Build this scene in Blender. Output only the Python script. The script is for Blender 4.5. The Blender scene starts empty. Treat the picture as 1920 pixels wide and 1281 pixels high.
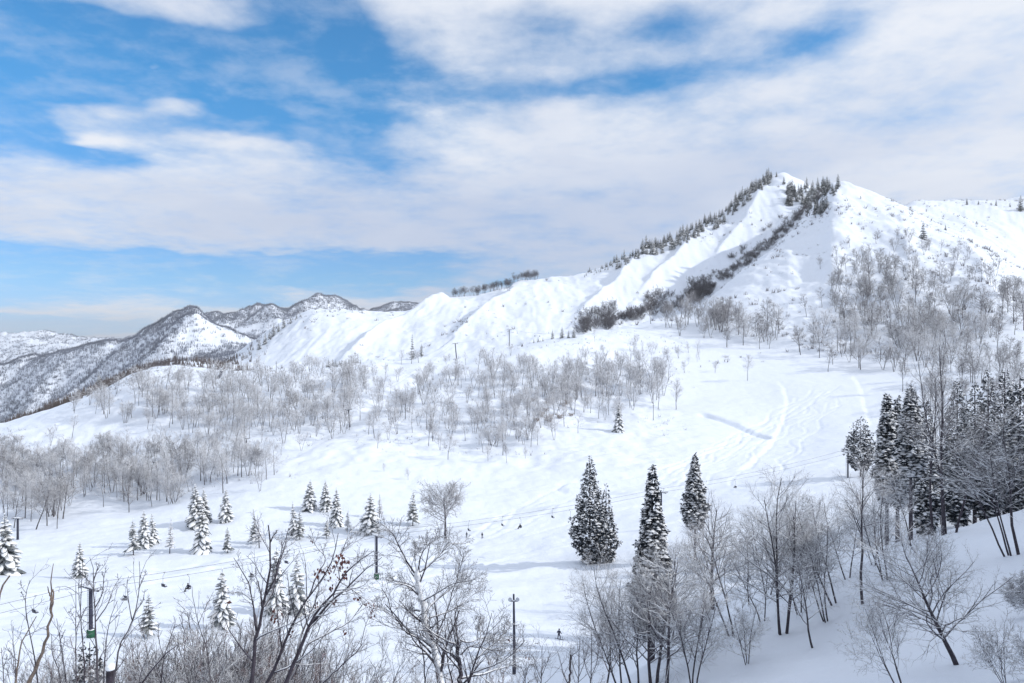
import bpy, bmesh, math, random
import numpy as np
from math import radians as R_

# ------------------------------------------------------------------ camera, world, sun, exposure
scene = bpy.context.scene
COL = scene.collection
F = 1387.0                      # focal length in photograph pixels (26 mm on a 36 mm sensor)
CU, CV = 960.0, 640.5
cam_d = bpy.data.cameras.new("camera")
cam_d.lens, cam_d.sensor_width, cam_d.sensor_fit = 26.0, 36.0, 'HORIZONTAL'
cam_d.clip_start, cam_d.clip_end = 0.2, 40000.0
cam = bpy.data.objects.new("camera", cam_d)
cam.rotation_euler = (R_(90), 0, 0)
COL.objects.link(cam)
scene.camera = cam

SUN_AZ, SUN_EL = 99.0, 31.0     # degrees right of the view direction, above the horizon
sun_d = bpy.data.lights.new("sun", 'SUN')
sun_d.energy, sun_d.angle, sun_d.color = 2.8, R_(0.53), (1.0, 0.965, 0.92)
sun = bpy.data.objects.new("sun", sun_d)
sun.rotation_euler = (R_(90 - SUN_EL), 0, R_(-SUN_AZ + 180))
COL.objects.link(sun)

scene.view_settings.view_transform = 'Standard'
scene.view_settings.look = 'None'
scene.view_settings.gamma = 1.0
scene.view_settings.exposure = 0.04
scene.view_settings.use_curve_mapping = False
scene.cycles.max_bounces = 8
scene.cycles.diffuse_bounces = 6
scene.cycles.glossy_bounces = 2
scene.cycles.use_denoising = True


class NT:
    """small helper to wire shader nodes"""
    def __init__(s, tree):
        s.t = tree
        tree.nodes.clear()

    def n(s, kind, **kw):
        nd = s.t.nodes.new(kind)
        for k, v in kw.items():
            setattr(nd, k, v)
        return nd

    def put(s, sock, v):
        if isinstance(v, bpy.types.NodeSocket):
            s.t.links.new(v, sock)
        elif v is not None:
            sock.default_value = v

    def m(s, op, a, b=None, c=None, clamp=False):
        nd = s.n('ShaderNodeMath', operation=op, use_clamp=clamp)
        for i, v in enumerate((a, b, c)):
            s.put(nd.inputs[i], v) if v is not None else None
        return nd.outputs[0]

    def noise(s, vec, scale, detail=4, rough=.55, dist=0.0, out='Fac'):
        nd = s.n('ShaderNodeTexNoise')
        s.put(nd.inputs['Vector'], vec)
        nd.inputs['Scale'].default_value = scale
        nd.inputs['Detail'].default_value = detail
        nd.inputs['Roughness'].default_value = rough
        nd.inputs['Distortion'].default_value = dist
        return nd.outputs[out]

    def ss(s, v, lo, hi, a=0.0, b=1.0):
        nd = s.n('ShaderNodeMapRange', interpolation_type='SMOOTHSTEP')
        s.put(nd.inputs[0], v)
        for i, q in enumerate((lo, hi, a, b)):
            s.put(nd.inputs[1 + i], q)
        return nd.outputs[0]

    def mix(s, f, a, b):
        nd = s.n('ShaderNodeMix', data_type='RGBA')
        s.put(nd.inputs[0], f)
        s.put(nd.inputs[6], a)
        s.put(nd.inputs[7], b)
        return nd.outputs[2]


def azel(u, v):
    """direction (azimuth, elevation in radians) of a place in the sky"""
    x, z = (u - CU) / F, (CV - v) / F
    return math.atan(x), math.atan2(z, math.hypot(1, x))


world = bpy.data.worlds.new("World")
scene.world = world
world.use_nodes = True
w = NT(world.node_tree)
sky = w.n('ShaderNodeTexSky', sky_type='NISHITA')
sky.sun_disc = False
sky.sun_elevation, sky.sun_rotation = R_(SUN_EL), R_(SUN_AZ)
sky.altitude, sky.air_density, sky.dust_density, sky.ozone_density = 700, 1.0, 0.3, 3.0
gen = w.n('ShaderNodeTexCoord').outputs['Generated']
sep = w.n('ShaderNodeSeparateXYZ')
w.put(sep.inputs[0], gen)
dx, dy, dz = sep.outputs
# cloud layer: coordinates on a plane overhead, so the clouds foreshorten towards the horizon
den = w.m('ADD', w.m('MAXIMUM', dz, 0.0), 0.14)
cmb = w.n('ShaderNodeCombineXYZ')
w.put(cmb.inputs[0], w.m('DIVIDE', dx, den))
w.put(cmb.inputs[1], w.m('DIVIDE', dy, den))
cmb.inputs[2].default_value = 3.7
plane = cmb.outputs[0]
warp = w.noise(plane, 1.6, 4, .6, out='Color')
wsep = w.n('ShaderNodeSeparateXYZ')
w.put(wsep.inputs[0], warp)
AZ = w.m('MULTIPLY_ADD', w.m('SUBTRACT', wsep.outputs[0], .5), .20, w.m('ARCTAN2', dx, dy))
EL = w.m('MULTIPLY_ADD', w.m('SUBTRACT', wsep.outputs[1], .5), .07, w.m('ARCSINE', dz))


def blob(u, v, ru, rv, rot=0.0):
    a0, e0 = azel(u, v)
    p = w.m('SUBTRACT', AZ, a0)
    q = w.m('SUBTRACT', EL, e0)
    c, s_ = math.cos(R_(rot)), math.sin(R_(rot))
    pp = w.m('DIVIDE', w.m('ADD', w.m('MULTIPLY', p, c), w.m('MULTIPLY', q, s_)), ru / F)
    qq = w.m('DIVIDE', w.m('SUBTRACT', w.m('MULTIPLY', q, c), w.m('MULTIPLY', p, s_)), rv / F)
    r2 = w.m('ADD', w.m('MULTIPLY', pp, pp), w.m('MULTIPLY', qq, qq))
    return w.m('EXPONENT', w.m('MULTIPLY', r2, -1.0))


def total(lst):
    acc = None
    for amp, args in lst:
        g = w.m('MULTIPLY', blob(*args), amp)
        acc = g if acc is None else w.m('ADD', acc, g)
    return acc


HOLES = [(1.14, (250, 95, 430, 108, 0)), (1.1, (590, 190, 190, 90, -20)), (.9, (-150, 150, 250, 90, 0)),
         (.85, (640, 60, 110, 80, 0)),
         (1.8, (330, 506, 460, 29, 0)), (1.0, (720, 492, 170, 18, 5)), (1.2, (-100, 515, 300, 40, 0)),
         (.55, (1240, 50, 110, 40, 5)), (.25, (1150, 130, 420, 110, 0)), (.42, (1540, 75, 130, 32, 18)), (.5, (1150, 165, 230, 24, 3)),
         (.4, (1010, 30, 60, 30, 0)), (.42, (860, 150, 120, 34, -10)),
         (1.0, (120, 612, 260, 13, 0)), (.9, (-200, 612, 300, 16, 0)), (.5, (480, 565, 130, 14, 0)), (.55, (150, 282, 90, 22, -15))]
PUFFS = [(.75, (45, 192, 75, 22, 0)), (.65, (180, 190, 75, 18, 0)), (.6, (325, 188, 42, 12, 10)), (.75, (150, 240, 55, 14, 0)),
         (.75, (400, 25, 130, 26, 0)), (.6, (90, 135, 40, 9, 0)), (.65, (290, 124, 20, 6, 0)), (.45, (20, 80, 50, 18, 0)),
         (.55, (420, 262, 130, 16, 0)), (.4, (160, 8, 160, 14, 0))]
fine = w.m('ADD', w.m('MULTIPLY', w.noise(plane, 3.2, 10, .62, .15), .62), w.m('MULTIPLY', w.noise(plane, 8.5, 7, .6, .1), .38))
broad = w.noise(plane, 0.8, 3, .5)
cover = w.m('SUBTRACT', w.m('ADD', total(PUFFS), 0.88), total(HOLES))
cover = w.m('ADD', cover, w.m('MULTIPLY', w.m('SUBTRACT', fine, .5), 1.6))
cover = w.m('ADD', cover, w.m('MULTIPLY', w.m('SUBTRACT', broad, .5), .35))
veil = w.m('MULTIPLY', w.ss(w.noise(plane, 5.0, 8, .6, .1), .42, .76), .32)
dens = w.m('MAXIMUM', w.ss(cover, .0, 1.0), veil)
# thickness of the layer: the underside greys where the layer is thick
streak = w.noise(plane, 1.3, 5, .5, .6)
GREY = [(.9, (1000, 470, 420, 130, 0)), (.5, (620, 400, 420, 60, 0)), (.55, (1500, 280, 500, 90, 12)), (-.6, (1800, 110, 380, 110, 12)),
        (-.5, (120, 280, 330, 50, 0)), (-.5, (820, 230, 160, 60, -12)), (-1.1, (180, 565, 320, 34, 0))]
thick = w.m('ADD', total(GREY), w.m('MULTIPLY', w.m('SUBTRACT', streak, .5), 1.5))
bright = w.ss(thick, -.8, 1.1, 1.0, 0.0)
ccol = w.mix(bright, (5.5, 6.3, 8.0, 1), (8.6, 8.95, 9.6, 1))
grade = w.n('ShaderNodeMix', data_type='RGBA', blend_type='MULTIPLY')
grade.inputs[0].default_value = 1.0
w.put(grade.inputs[6], sky.outputs[0])
w.put(grade.inputs[7], w.mix(w.ss(dz, .01, .09), (.70, 1.02, 1.75, 1), w.mix(w.ss(dz, .09, .33), (.60, 1.00, 1.42, 1), (.45, 1.33, 1.70, 1))))
col = w.mix(dens, grade.outputs[2], ccol)
bg = w.n('ShaderNodeBackground')
w.put(bg.inputs[0], col)
bg.inputs[1].default_value = 0.10
w.put(w.n('ShaderNodeOutputWorld').inputs[0], bg.outputs[0])

# ------------------------------------------------------------------ materials


def material(name, base, rough=.8, var=0.0, vscale=3.0, snow=0.0, snow_lo=.15, snow_hi=.6, base2=None, bump=0.0, bscale=20.0):
    """procedural material; snow > 0 lays snow on faces that look upwards"""
    mt = bpy.data.materials.new(name)
    mt.use_nodes = True
    t = NT(mt.node_tree)
    p = t.n('ShaderNodeBsdfPrincipled')
    p.inputs['Roughness'].default_value = rough
    p.inputs['Specular IOR Level'].default_value = .25
    pos = t.n('ShaderNodeNewGeometry')
    tc = t.n('ShaderNodeTexCoord').outputs['Object']
    c = (*base, 1)
    if var > 0:
        b2 = base2 or tuple(min(1, q * (1 + var)) for q in base)
        c = t.mix(t.ss(t.noise(tc, vscale, 4, .6), .35, .65), c, (*b2, 1))
    if snow > 0:
        sp = t.n('ShaderNodeSeparateXYZ')
        t.put(sp.inputs[0], pos.outputs['Normal'])
        f = t.m('ADD', sp.outputs[2], t.m('MULTIPLY', t.m('SUBTRACT', t.noise(tc, 2.2, 3), .5), .9))
        f = t.m('MULTIPLY', t.ss(f, snow_lo, snow_hi), snow)
        c = t.mix(f, c, (.84, .86, .9, 1))
    t.put(p.inputs['Base Color'], c)
    if bump > 0:
        bn = t.n('ShaderNodeBump')
        bn.inputs['Strength'].default_value = bump
        bn.inputs['Distance'].default_value = .1
        t.put(bn.inputs['Height'], t.noise(tc, bscale, 5, .6))
        t.put(p.inputs['Normal'], bn.outputs[0])
    t.put(t.n('ShaderNodeOutputMaterial').inputs[0], p.outputs[0])
    return mt


def snow_ground():
    mt = bpy.data.materials.new("snow_ground")
    mt.use_nodes = True
    t = NT(mt.node_tree)
    p = t.n('ShaderNodeBsdfPrincipled')
    p.inputs['Roughness'].default_value = .55
    p.inputs['Specular IOR Level'].default_value = .3
    tc = t.n('ShaderNodeTexCoord').outputs['Object']
    c = t.mix(t.noise(tc, .02, 5), (.775, .84, .94, 1), (.815, .865, .945, 1))
    t.put(p.inputs['Base Color'], c)
    h = t.m('ADD', t.m('MULTIPLY', t.noise(tc, .12, 6, .55), 1.6), t.m('MULTIPLY', t.noise(tc, 1.4, 5, .6), .22))
    bn = t.n('ShaderNodeBump')
    bn.inputs['Strength'].default_value = .55
    bn.inputs['Distance'].default_value = .8
    t.put(bn.inputs['Height'], h)
    t.put(p.inputs['Normal'], bn.outputs[0])
    t.put(t.n('ShaderNodeOutputMaterial').inputs[0], p.outputs[0])
    return mt


M = {
    'snow': snow_ground(),
    'tree_snow': material("tree_snow", (.85, .87, .9), .6, .04, 2.0, bump=.4, bscale=6),
    'bark_dark': material("dark_bark", (.035, .03, .038), .9, .9, 6.0, snow=.55, snow_lo=.25, snow_hi=.7, bump=.6, bscale=14),
    'bark_grey': material("grey_bark", (.055, .05, .056), .9, .8, 4.0, snow=.4, snow_lo=.3, snow_hi=.8, bump=.5, bscale=10),
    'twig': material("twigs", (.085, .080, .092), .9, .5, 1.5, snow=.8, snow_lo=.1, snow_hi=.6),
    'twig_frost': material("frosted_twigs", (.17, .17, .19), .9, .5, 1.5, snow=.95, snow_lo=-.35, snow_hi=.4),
    'twig_dark': material("bare_twigs", (.046, .042, .052), .9, .8, 2.5, snow=.45, snow_lo=.45, snow_hi=.85),
    'twig_snowy': material("snow_lined_twigs", (.06, .056, .066), .9, .8, 2.5, snow=.75, snow_lo=.22, snow_hi=.7),
    'twig_red': material("reddish_twigs", (.09, .045, .042), .9, .5, 2.5, snow=.4, snow_lo=.5, snow_hi=.9),
    'spruce': material("spruce_needles", (.016, .026, .026), .85, 1.0, 1.5, snow=.25, snow_lo=.5, snow_hi=.95),
    'cedar': material("cedar_foliage", (.012, .018, .026), .85, 1.2, 1.2, snow=.2, snow_lo=.55, snow_hi=.95),
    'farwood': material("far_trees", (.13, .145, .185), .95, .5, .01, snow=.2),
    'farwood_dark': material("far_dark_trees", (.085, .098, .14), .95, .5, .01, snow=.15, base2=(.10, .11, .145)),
    'valleywood': material("valley_trees", (.085, .075, .08), .95, .5, .01, snow=.15, base2=(.13, .105, .09)),
    'weathered': material("weathered_wood", (.24, .19, .155), .85, .5, 8.0, base2=(.13, .105, .09), bump=.7, bscale=30),
    'steel': material("dark_painted_steel", (.03, .032, .05), .5, .5, 2.0, snow=.25, snow_lo=.6, snow_hi=.95),
    'galv': material("galvanised_steel", (.22, .23, .25), .5, .4, 3.0, snow=.3, snow_lo=.6, snow_hi=.95),
    'cable': material("lift_cable_steel", (.12, .12, .14), .5, .2, 3.0),
    'green': material("green_padding", (.016, .085, .045), .7, .3, 5.0),
    'leaf': material("dead_leaves", (.065, .018, .02), .7, .9, 9.0, base2=(.14, .05, .035)),
    'brown': material("dry_brown_scrub", (.20, .14, .10), .9, .6, 2.0, snow=.5, snow_lo=.3, snow_hi=.8),
    'lens': material("lamp_glass", (.5, .52, .55), .2, .2, 4.0),
}
for k, c in dict(navy=(.012, .014, .035), black=(.012, .012, .014), maroon=(.14, .02, .03), slate=(.05, .06, .08), skin=(.45, .27, .2),
                 goggle=(.02, .02, .03), board=(.08, .09, .14)).items():
    M[k] = material(k + "_cloth" if k not in ('skin', 'goggle', 'board') else k, c, .75, .25, 12.0)

# ------------------------------------------------------------------ noise


def _h(i, j, s):
    n = (i.astype(np.int64) * 374761393 + j.astype(np.int64) * 668265263 + s * 1442695041) & 0xffffffff
    n = ((n ^ (n >> 13)) * 1274126177) & 0xffffffff
    n = n ^ (n >> 16)
    return (n & 0xffff) / 65535.0


def vnoise(x, y, s=0):
    i, j = np.floor(x), np.floor(y)
    fx, fy = x - i, y - j
    fx, fy = fx * fx * fx * (fx * (fx * 6 - 15) + 10), fy * fy * fy * (fy * (fy * 6 - 15) + 10)
    a, b, c, d = _h(i, j, s), _h(i + 1, j, s), _h(i, j + 1, s), _h(i + 1, j + 1, s)
    return (a * (1 - fx) + b * fx) * (1 - fy) + (c * (1 - fx) + d * fx) * fy - .5


def fbm(x, y, o=4, s=0, g=.5):
    r, a = 0, 1.0
    for k in range(o):
        r = r + a * vnoise(x * 2 ** k + 17.3 * k, y * 2 ** k - 9.1 * k, s + k)
        a *= g
    return r


def sstep(x, a, b):
    t = np.clip((x - a) / (b - a), 0, 1)
    return t * t * (3 - 2 * t)


# ------------------------------------------------------------------ terrain
def pchip_slopes(x, y):
    h = np.diff(x, axis=0)
    d = np.diff(y, axis=0) / h
    m = np.zeros_like(y)
    w1, w2 = 2 * h[1:] + h[:-1], h[1:] + 2 * h[:-1]
    ok = d[1:] * d[:-1] > 0
    with np.errstate(divide='ignore', invalid='ignore'):
        hm = (w1 + w2) / (w1 / d[:-1] + w2 / d[1:])
    m[1:-1] = np.where(ok, hm, 0)
    m[0], m[-1] = d[0], d[-1]
    return m


def pchip1(xk, yk, x):
    xk, yk = np.array(xk, float), np.array(yk, float)
    m = pchip_slopes(xk[:, None], yk[:, None])[:, 0]
    x = np.clip(x, xk[0], xk[-1])
    i = np.clip(np.searchsorted(xk, x) - 1, 0, len(xk) - 2)
    h = xk[i + 1] - xk[i]
    t = (x - xk[i]) / h
    return (yk[i] * (1 + 2 * t) * (1 - t) ** 2 + m[i] * h * t * (1 - t) ** 2 + yk[i + 1] * t * t * (3 - 2 * t) + m[i + 1] * h * t * t * (t - 1))


def C(*k):
    return k


# crest and valley lines of the land, near to far: (bearing, sight line, distance in m) along each
CURVES = [  # right ends of the nearest lines: unseen hill raised to shade the near spur
    C((-1100, 1480, 40), (600, 1480, 40), (1000, 1440, 40), (1300, 1385, 40), (1500, 1330, 40), (1700, 1285, 40), (1920, 1235, 40), (2200, 1000, 42), (2400, 740, 44), (2700, 420, 46), (3020, 300, 48)),
    C((-1100, 1400, 85), (0, 1345, 88), (600, 1330, 88), (900, 1322, 88), (1100, 1295, 85), (1250, 1222, 82), (1330, 1165, 82), (1400, 1130, 84), (1500, 1088, 87), (1600, 1047, 90), (1700, 1014, 94), (1800, 988, 98), (1920, 955, 103), (2150, 790, 110), (2400, 580, 115), (2700, 370, 122), (3020, 270, 130)),
    C((-1100, 1265, 110), (0, 1242, 105), (600, 1255, 104), (1000, 1242, 104), (1150, 1237, 106), (1300, 1232, 108), (1500, 1195, 114), (1700, 1125, 125), (1920, 1040, 140), (2400, 740, 150), (2700, 590, 160), (3020, 500, 170)),
    C((-1100, 1010, 235), (0, 1030, 225), (300, 1015, 230), (600, 1008, 233), (900, 1003, 235), (1100, 990, 235), (1300, 962, 235), (1500, 928, 238), (1700, 903, 240), (1920, 880, 240), (2400, 760, 250), (2700, 600, 260), (3020, 500, 270)),
    C((-1100, 950, 300), (0, 965, 282), (200, 962, 275), (350, 945, 275), (500, 905, 290), (700, 872, 310), (900, 866, 320), (1100, 852, 325), (1300, 848, 335), (1450, 845, 345), (1600, 820, 350), (1750, 800, 355), (1920, 785, 350), (2400, 720, 370), (3020, 600, 380)),
    C((-1100, 890, 360), (0, 882, 340), (200, 870, 342), (400, 840, 348), (560, 812, 368), (700, 790, 390), (850, 772, 400), (1000, 796, 380), (1100, 800, 390), (1200, 785, 405), (1300, 762, 435), (1450, 738, 450), (1600, 722, 450), (1750, 712, 440), (1920, 702, 425), (2400, 660, 420), (3020, 560, 420)),
    C((-1100, 960, 420), (-300, 860, 420), (0, 792, 430), (150, 748, 450), (260, 698, 480), (330, 684, 500), (420, 695, 500), (520, 697, 500), (640, 684, 510), (760, 674, 530), (850, 668, 540), (960, 650, 555), (1060, 630, 570), (1130, 628, 580), (1200, 638, 575), (1290, 650, 560), (1400, 656, 550), (1550, 672, 520), (1700, 680, 500), (1920, 672, 475), (2400, 640, 470), (3020, 540, 470)),
    C((-1100, 1000, 480), (0, 815, 480), (150, 765, 510), (260, 715, 550), (330, 700, 570), (420, 708, 560), (520, 712, 555), (640, 698, 570), (760, 688, 590), (850, 682, 600), (960, 662, 610), (1060, 637, 610), (1130, 622, 640), (1200, 604, 680), (1290, 578, 745), (1400, 500, 835), (1450, 462, 880), (1500, 416, 925), (1535, 378, 970), (1562, 348, 1000), (1580, 345, 1000), (1620, 358, 985), (1690, 384, 945), (1760, 418, 890), (1840, 450, 855), (1920, 488, 835), (2100, 560, 800), (2400, 600, 800), (3020, 500, 800)),
    C((-1100, 1000, 620), (-200, 865, 620), (0, 803, 620), (130, 754, 650), (260, 698, 690), (300, 685, 710), (350, 676, 725), (430, 688, 730), (520, 702, 700), (640, 692, 690), (760, 676, 700), (850, 668, 700), (960, 650, 700), (1060, 640, 710), (1130, 640, 730), (1200, 630, 770), (1290, 606, 840), (1400, 545, 930), (1450, 490, 970), (1500, 428, 1010), (1535, 388, 1045), (1560, 368, 1070), (1590, 372, 1085), (1620, 395, 1090), (1690, 432, 1060), (1760, 460, 1020), (1840, 490, 1000), (1920, 530, 1000), (2400, 660, 1000), (3020, 600, 1000)),
    C((-1100, 1000, 1400), (0, 880, 1300), (260, 770, 1150), (350, 725, 1080), (430, 672, 1030), (500, 622, 1020), (560, 590, 1010), (590, 580, 1010), (640, 579, 1020), (700, 585, 1040), (750, 586, 1060), (800, 567, 1060), (830, 558, 1060), (870, 553, 1070), (960, 535, 1090), (1000, 522, 1100), (1090, 511, 1120), (1200, 473, 1150), (1280, 437, 1180), (1350, 402, 1200), (1410, 354, 1230), (1445, 333, 1250), (1470, 324, 1250), (1492, 333, 1255), (1530, 352, 1265), (1560, 360, 1280), (1620, 388, 1350), (1690, 386, 1450), (1720, 377, 1500), (1800, 377, 1550), (1920, 370, 1550), (2100, 360, 1600), (2400, 400, 1600), (3020, 500, 1600)),
    C((-1100, 960, 1900), (0, 840, 1800), (260, 750, 1550), (430, 720, 1450), (560, 640, 1350), (800, 620, 1350), (960, 600, 1380), (1200, 540, 1420), (1350, 480, 1450), (1470, 420, 1500), (1560, 440, 1550), (1690, 430, 1750), (1920, 430, 1850), (2400, 470, 1900), (3020, 520, 1900)),
    C((-1100, 900, 2200), (0, 788, 2100), (100, 772, 2050), (200, 735, 2000), (300, 695, 1950), (430, 672, 1950), (560, 655, 1900), (740, 645, 1900), (960, 640, 1950), (1400, 620, 2000), (1920, 560, 2200), (3020, 580, 2200)),
    C((-1100, 740, 2700), (-200, 700, 2650), (0, 679, 2600), (60, 665, 2550), (150, 647, 2500), (200, 634, 2450), (260, 618, 2420), (300, 601, 2400), (340, 586, 2380), (362, 579, 2370), (385, 592, 2370), (420, 612, 2350), (480, 634, 2320), (560, 650, 2300), (740, 650, 2300), (960, 645, 2350), (1920, 600, 2500), (3020, 600, 2500)),
    C((-1100, 760, 3300), (0, 700, 3200), (150, 672, 3100), (300, 640, 2950), (362, 615, 2850), (420, 622, 2800), (480, 632, 2750), (560, 640, 2700), (740, 645, 2800), (960, 650, 2900), (1920, 620, 3000), (3020, 620, 3000)),
    C((-1100, 640, 5000), (-100, 629, 5000), (0, 624, 4800), (40, 622, 4800), (90, 620, 4800), (140, 630, 4600), (180, 634, 4400), (260, 632, 4000), (330, 597, 3600), (385, 584, 3450), (440, 588, 3350), (480, 575, 3350), (512, 563, 3350), (540, 572, 3450), (570, 565, 3550), (600, 555, 3650), (640, 562, 3700), (690, 580, 3800), (705, 578, 3850), (735, 569, 3900), (790, 572, 3900), (830, 576, 4000), (960, 590, 4000), (1920, 600, 4000), (3020, 600, 4000)),
    C((-1100, 680, 7000), (960, 670, 7000), (3020, 660, 7000)),
    C((-1100, 655, 14000), (960, 650, 14000), (3020, 650, 14000)),
]
us = np.concatenate([np.arange(-1100, -60, 16), np.arange(-60, 1981, 3), np.arange(1984, 3021, 14)]).astype(float)
YC = [np.full_like(us, 0.5), np.full_like(us, 14.0)]
ZC = [np.full_like(us, -2.0), -2.0 - .45 * 14 + 3.0 * sstep(us, 1700, 2600)]
for cv in CURVES:
    uu, vv, yy = zip(*cv)
    v_, y_ = pchip1(uu, vv, us), pchip1(uu, yy, us)
    if min(yy) > 2300:          # distant crests keep sharp tops
        v_ = .25 * v_ + .75 * np.interp(us, uu, vv)
    YC.append(y_)
    ZC.append((CV - v_) / F * y_)
YC, ZC = np.array(YC), np.array(ZC)
assert (np.diff(YC, axis=0) > 0).all()
rows = np.concatenate([np.geomspace(.5, 30, 26)[:-1], np.linspace(30, 95, 70)[:-1], np.linspace(95, 240, 130)[:-1], np.linspace(240, 480, 240)[:-1],
                       np.linspace(480, 720, 110)[:-1], np.linspace(720, 1320, 170)[:-1], np.linspace(1320, 2650, 90)[:-1],
                       np.linspace(2650, 5000, 60)[:-1], np.geomspace(5000, 14000, 10)])
NU, NY = len(us), len(rows)
Y = np.repeat(rows[:, None], NU, 1)
X = (us[None, :] - CU) / F * Y
SL = pchip_slopes(YC, ZC)
Z = np.empty_like(Y)
for j in range(NU):
    i = np.clip(np.searchsorted(YC[:, j], rows) - 1, 0, len(YC) - 2)
    h = YC[i + 1, j] - YC[i, j]
    t = np.clip((rows - YC[i, j]) / h, 0, 1)
    a, b, ma, mb = ZC[i, j], ZC[i + 1, j], SL[i, j], SL[i + 1, j]
    pc = a * (1 + 2 * t) * (1 - t) ** 2 + ma * h * t * (1 - t) ** 2 + b * t * t * (3 - 2 * t) + mb * h * t * t * (t - 1)
    li = a + (b - a) * t
    k = .35 * sstep(rows, 430, 700)
    Z[:, j] = pc * (1 - k) + li * k
V_of = lambda: CV - F * Z / Y


def hit(u, v, ymin=30.0, ymax=1e9):
    """first point of the ground on a sight line"""
    j = int(np.argmin(np.abs(us - u)))
    vs = CV - F * Z[:, j] / rows
    ok = np.where((vs <= v) & (rows >= ymin) & (rows <= ymax))[0]
    if len(ok) == 0:
        return None
    k = ok[0]
    if k > 0 and rows[k - 1] >= ymin and vs[k - 1] > v:
        f = (vs[k - 1] - v) / (vs[k - 1] - vs[k] + 1e-9)
        y = rows[k - 1] + f * (rows[k] - rows[k - 1])
        z = Z[k - 1, j] + f * (Z[k, j] - Z[k - 1, j])
    else:
        y, z = rows[k], Z[k, j]
    return np.array(((u - CU) / F * y, y, z))


def ground_z(x, y):
    u = CU + F * x / y
    j = int(np.clip(np.searchsorted(us, u), 1, NU - 1))
    k = int(np.clip(np.searchsorted(rows, y), 1, NY - 1))
    fu = np.clip((u - us[j - 1]) / (us[j] - us[j - 1]), 0, 1)
    fy = np.clip((y - rows[k - 1]) / (rows[k] - rows[k - 1]), 0, 1)
    return float((Z[k - 1, j - 1] * (1 - fu) + Z[k - 1, j] * fu) * (1 - fy) + (Z[k, j - 1] * (1 - fu) + Z[k, j] * fu) * fy)


def line_dist(pts):
    """signed distance to a polyline on the ground plan, and the position along it 0..1"""
    best = np.full(X.shape, 1e9)
    sgn = np.zeros_like(X)
    par = np.zeros_like(X)
    n = len(pts) - 1
    for k in range(n):
        a, b = pts[k][:2], pts[k + 1][:2]
        d = b - a
        L2 = d @ d
        t = np.clip(((X - a[0]) * d[0] + (Y - a[1]) * d[1]) / L2, 0, 1)
        ex, ey = X - a[0] - t * d[0], Y - a[1] - t * d[1]
        r = np.hypot(ex, ey)
        m = r < best
        best = np.where(m, r, best)
        sgn = np.where(m, np.sign(d[0] * ey - d[1] * ex), sgn)
        par = np.where(m, (k + t) / n, par)
    return best * sgn, par


lines = {}
for nm, pp, y0, y1 in (("spur_a", [(838, 562), (790, 590), (735, 622), (690, 648), (650, 672)], 690, 1200),
                       ("spur_b", [(985, 532), (950, 562), (905, 600), (855, 640)], 690, 1200),
                       ("spur_c", [(1235, 462), (1175, 515), (1130, 560), (1090, 600)], 700, 1300),
                       ("spur_d", [(1330, 425), (1290, 470), (1250, 510), (1200, 560)], 760, 1300),
                       ("spur_e", [(1445, 345), (1400, 410), (1370, 450), (1330, 500)], 860, 1300),
                       ("far_spur", [(360, 581), (352, 605), (325, 640), (300, 668), (262, 700)], 1960, 2600),
                       ("face_a", [(1590, 360), (1570, 430), (1560, 500), (1530, 570), (1500, 620)], 500, 1010),
                       ("face_b", [(1680, 388), (1690, 470), (1700, 540), (1690, 620)], 500, 1010),
                       ("face_c", [(1800, 440), (1840, 510), (1860, 580), (1850, 640)], 480, 900)):
    lines[nm] = [hit(u, v, y0, y1) for u, v in pp]
tracks = {}
for nm, pp in (("cut", [(1308, 774), (1345, 784), (1380, 798), (1415, 812), (1448, 827)]),
               ("bend", [(1455, 710), (1472, 728), (1477, 752), (1470, 785), (1458, 815), (1440, 842), (1405, 872), (1370, 890)]),
               ("rim", [(1598, 700), (1612, 722), (1620, 748), (1627, 778), (1634, 800)]),
               ("traverse", [(1250, 672), (1330, 680), (1420, 684), (1540, 688)]),
               ("road", [(1060, 905), (1120, 893), (1200, 893), (1290, 893), (1390, 889), (1500, 882), (1600, 872)]),
               ("swing", [(1110, 897), (1060, 905), (1046, 915), (1064, 922), (1100, 922), (1160, 915)]),
               ("upper", [(1230, 628), (1300, 650), (1370, 662), (1440, 672)]),
               ("edge_a", [(300, 1075), (480, 1040), (620, 1018), (760, 1000), (900, 985), (1060, 950), (1180, 925), (1330, 905)]),
               ("edge_b", [(560, 1175), (700, 1120), (860, 1085), (1000, 1072), (1100, 1060)]),
               ("edge_c", [(0, 1130), (200, 1100), (420, 1060)]),
               ("gap", [(560, 850), (640, 800), (720, 755), (790, 715), (830, 690)])):
    tracks[nm] = [hit(u, v, 96, 640) for u, v in pp]

# relief on top of the lines
mount = sstep(Y, 560, 760)
far_ = sstep(Y, 1700, 2000)
rough = 4.5 * fbm(X / 90, Y / 170, 6, 3, .58) * mount * (1 - .3 * sstep(Y, 1400, 2000))
rough += -4.8 * np.abs(fbm(X / 46 + .5 * fbm(X / 120, Y / 160, 3, 8), Y / 190, 5, 11, .6)) * mount + 1.4 * fbm(X / 14, Y / 22, 3, 13, .6) * mount * (1 - far_)
far = sstep(Y, 1900, 2150)
rough += far * (-60 * np.abs(fbm(X / 260 + .4 * fbm(X / 500, Y / 500, 2, 28), Y / 520, 5, 21, .55)) + 26 * fbm(X / 130, Y / 200, 5, 25, .55))
knoll = sstep(Y, 268, 330) * (1 - sstep(Y, 600, 700)) * (1 - sstep(us, 1180, 1330))[None, :]
rough += knoll * (3.2 * fbm(X / 34, Y / 42, 4, 31) + .8 * fbm(X / 7, Y / 9, 3, 36))
face = sstep(Y, 500, 600) * sstep(us, 1350, 1500)[None, :]
rough += face * (4.5 * fbm(X / 30, Y / 70, 5, 41, .58))
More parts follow.
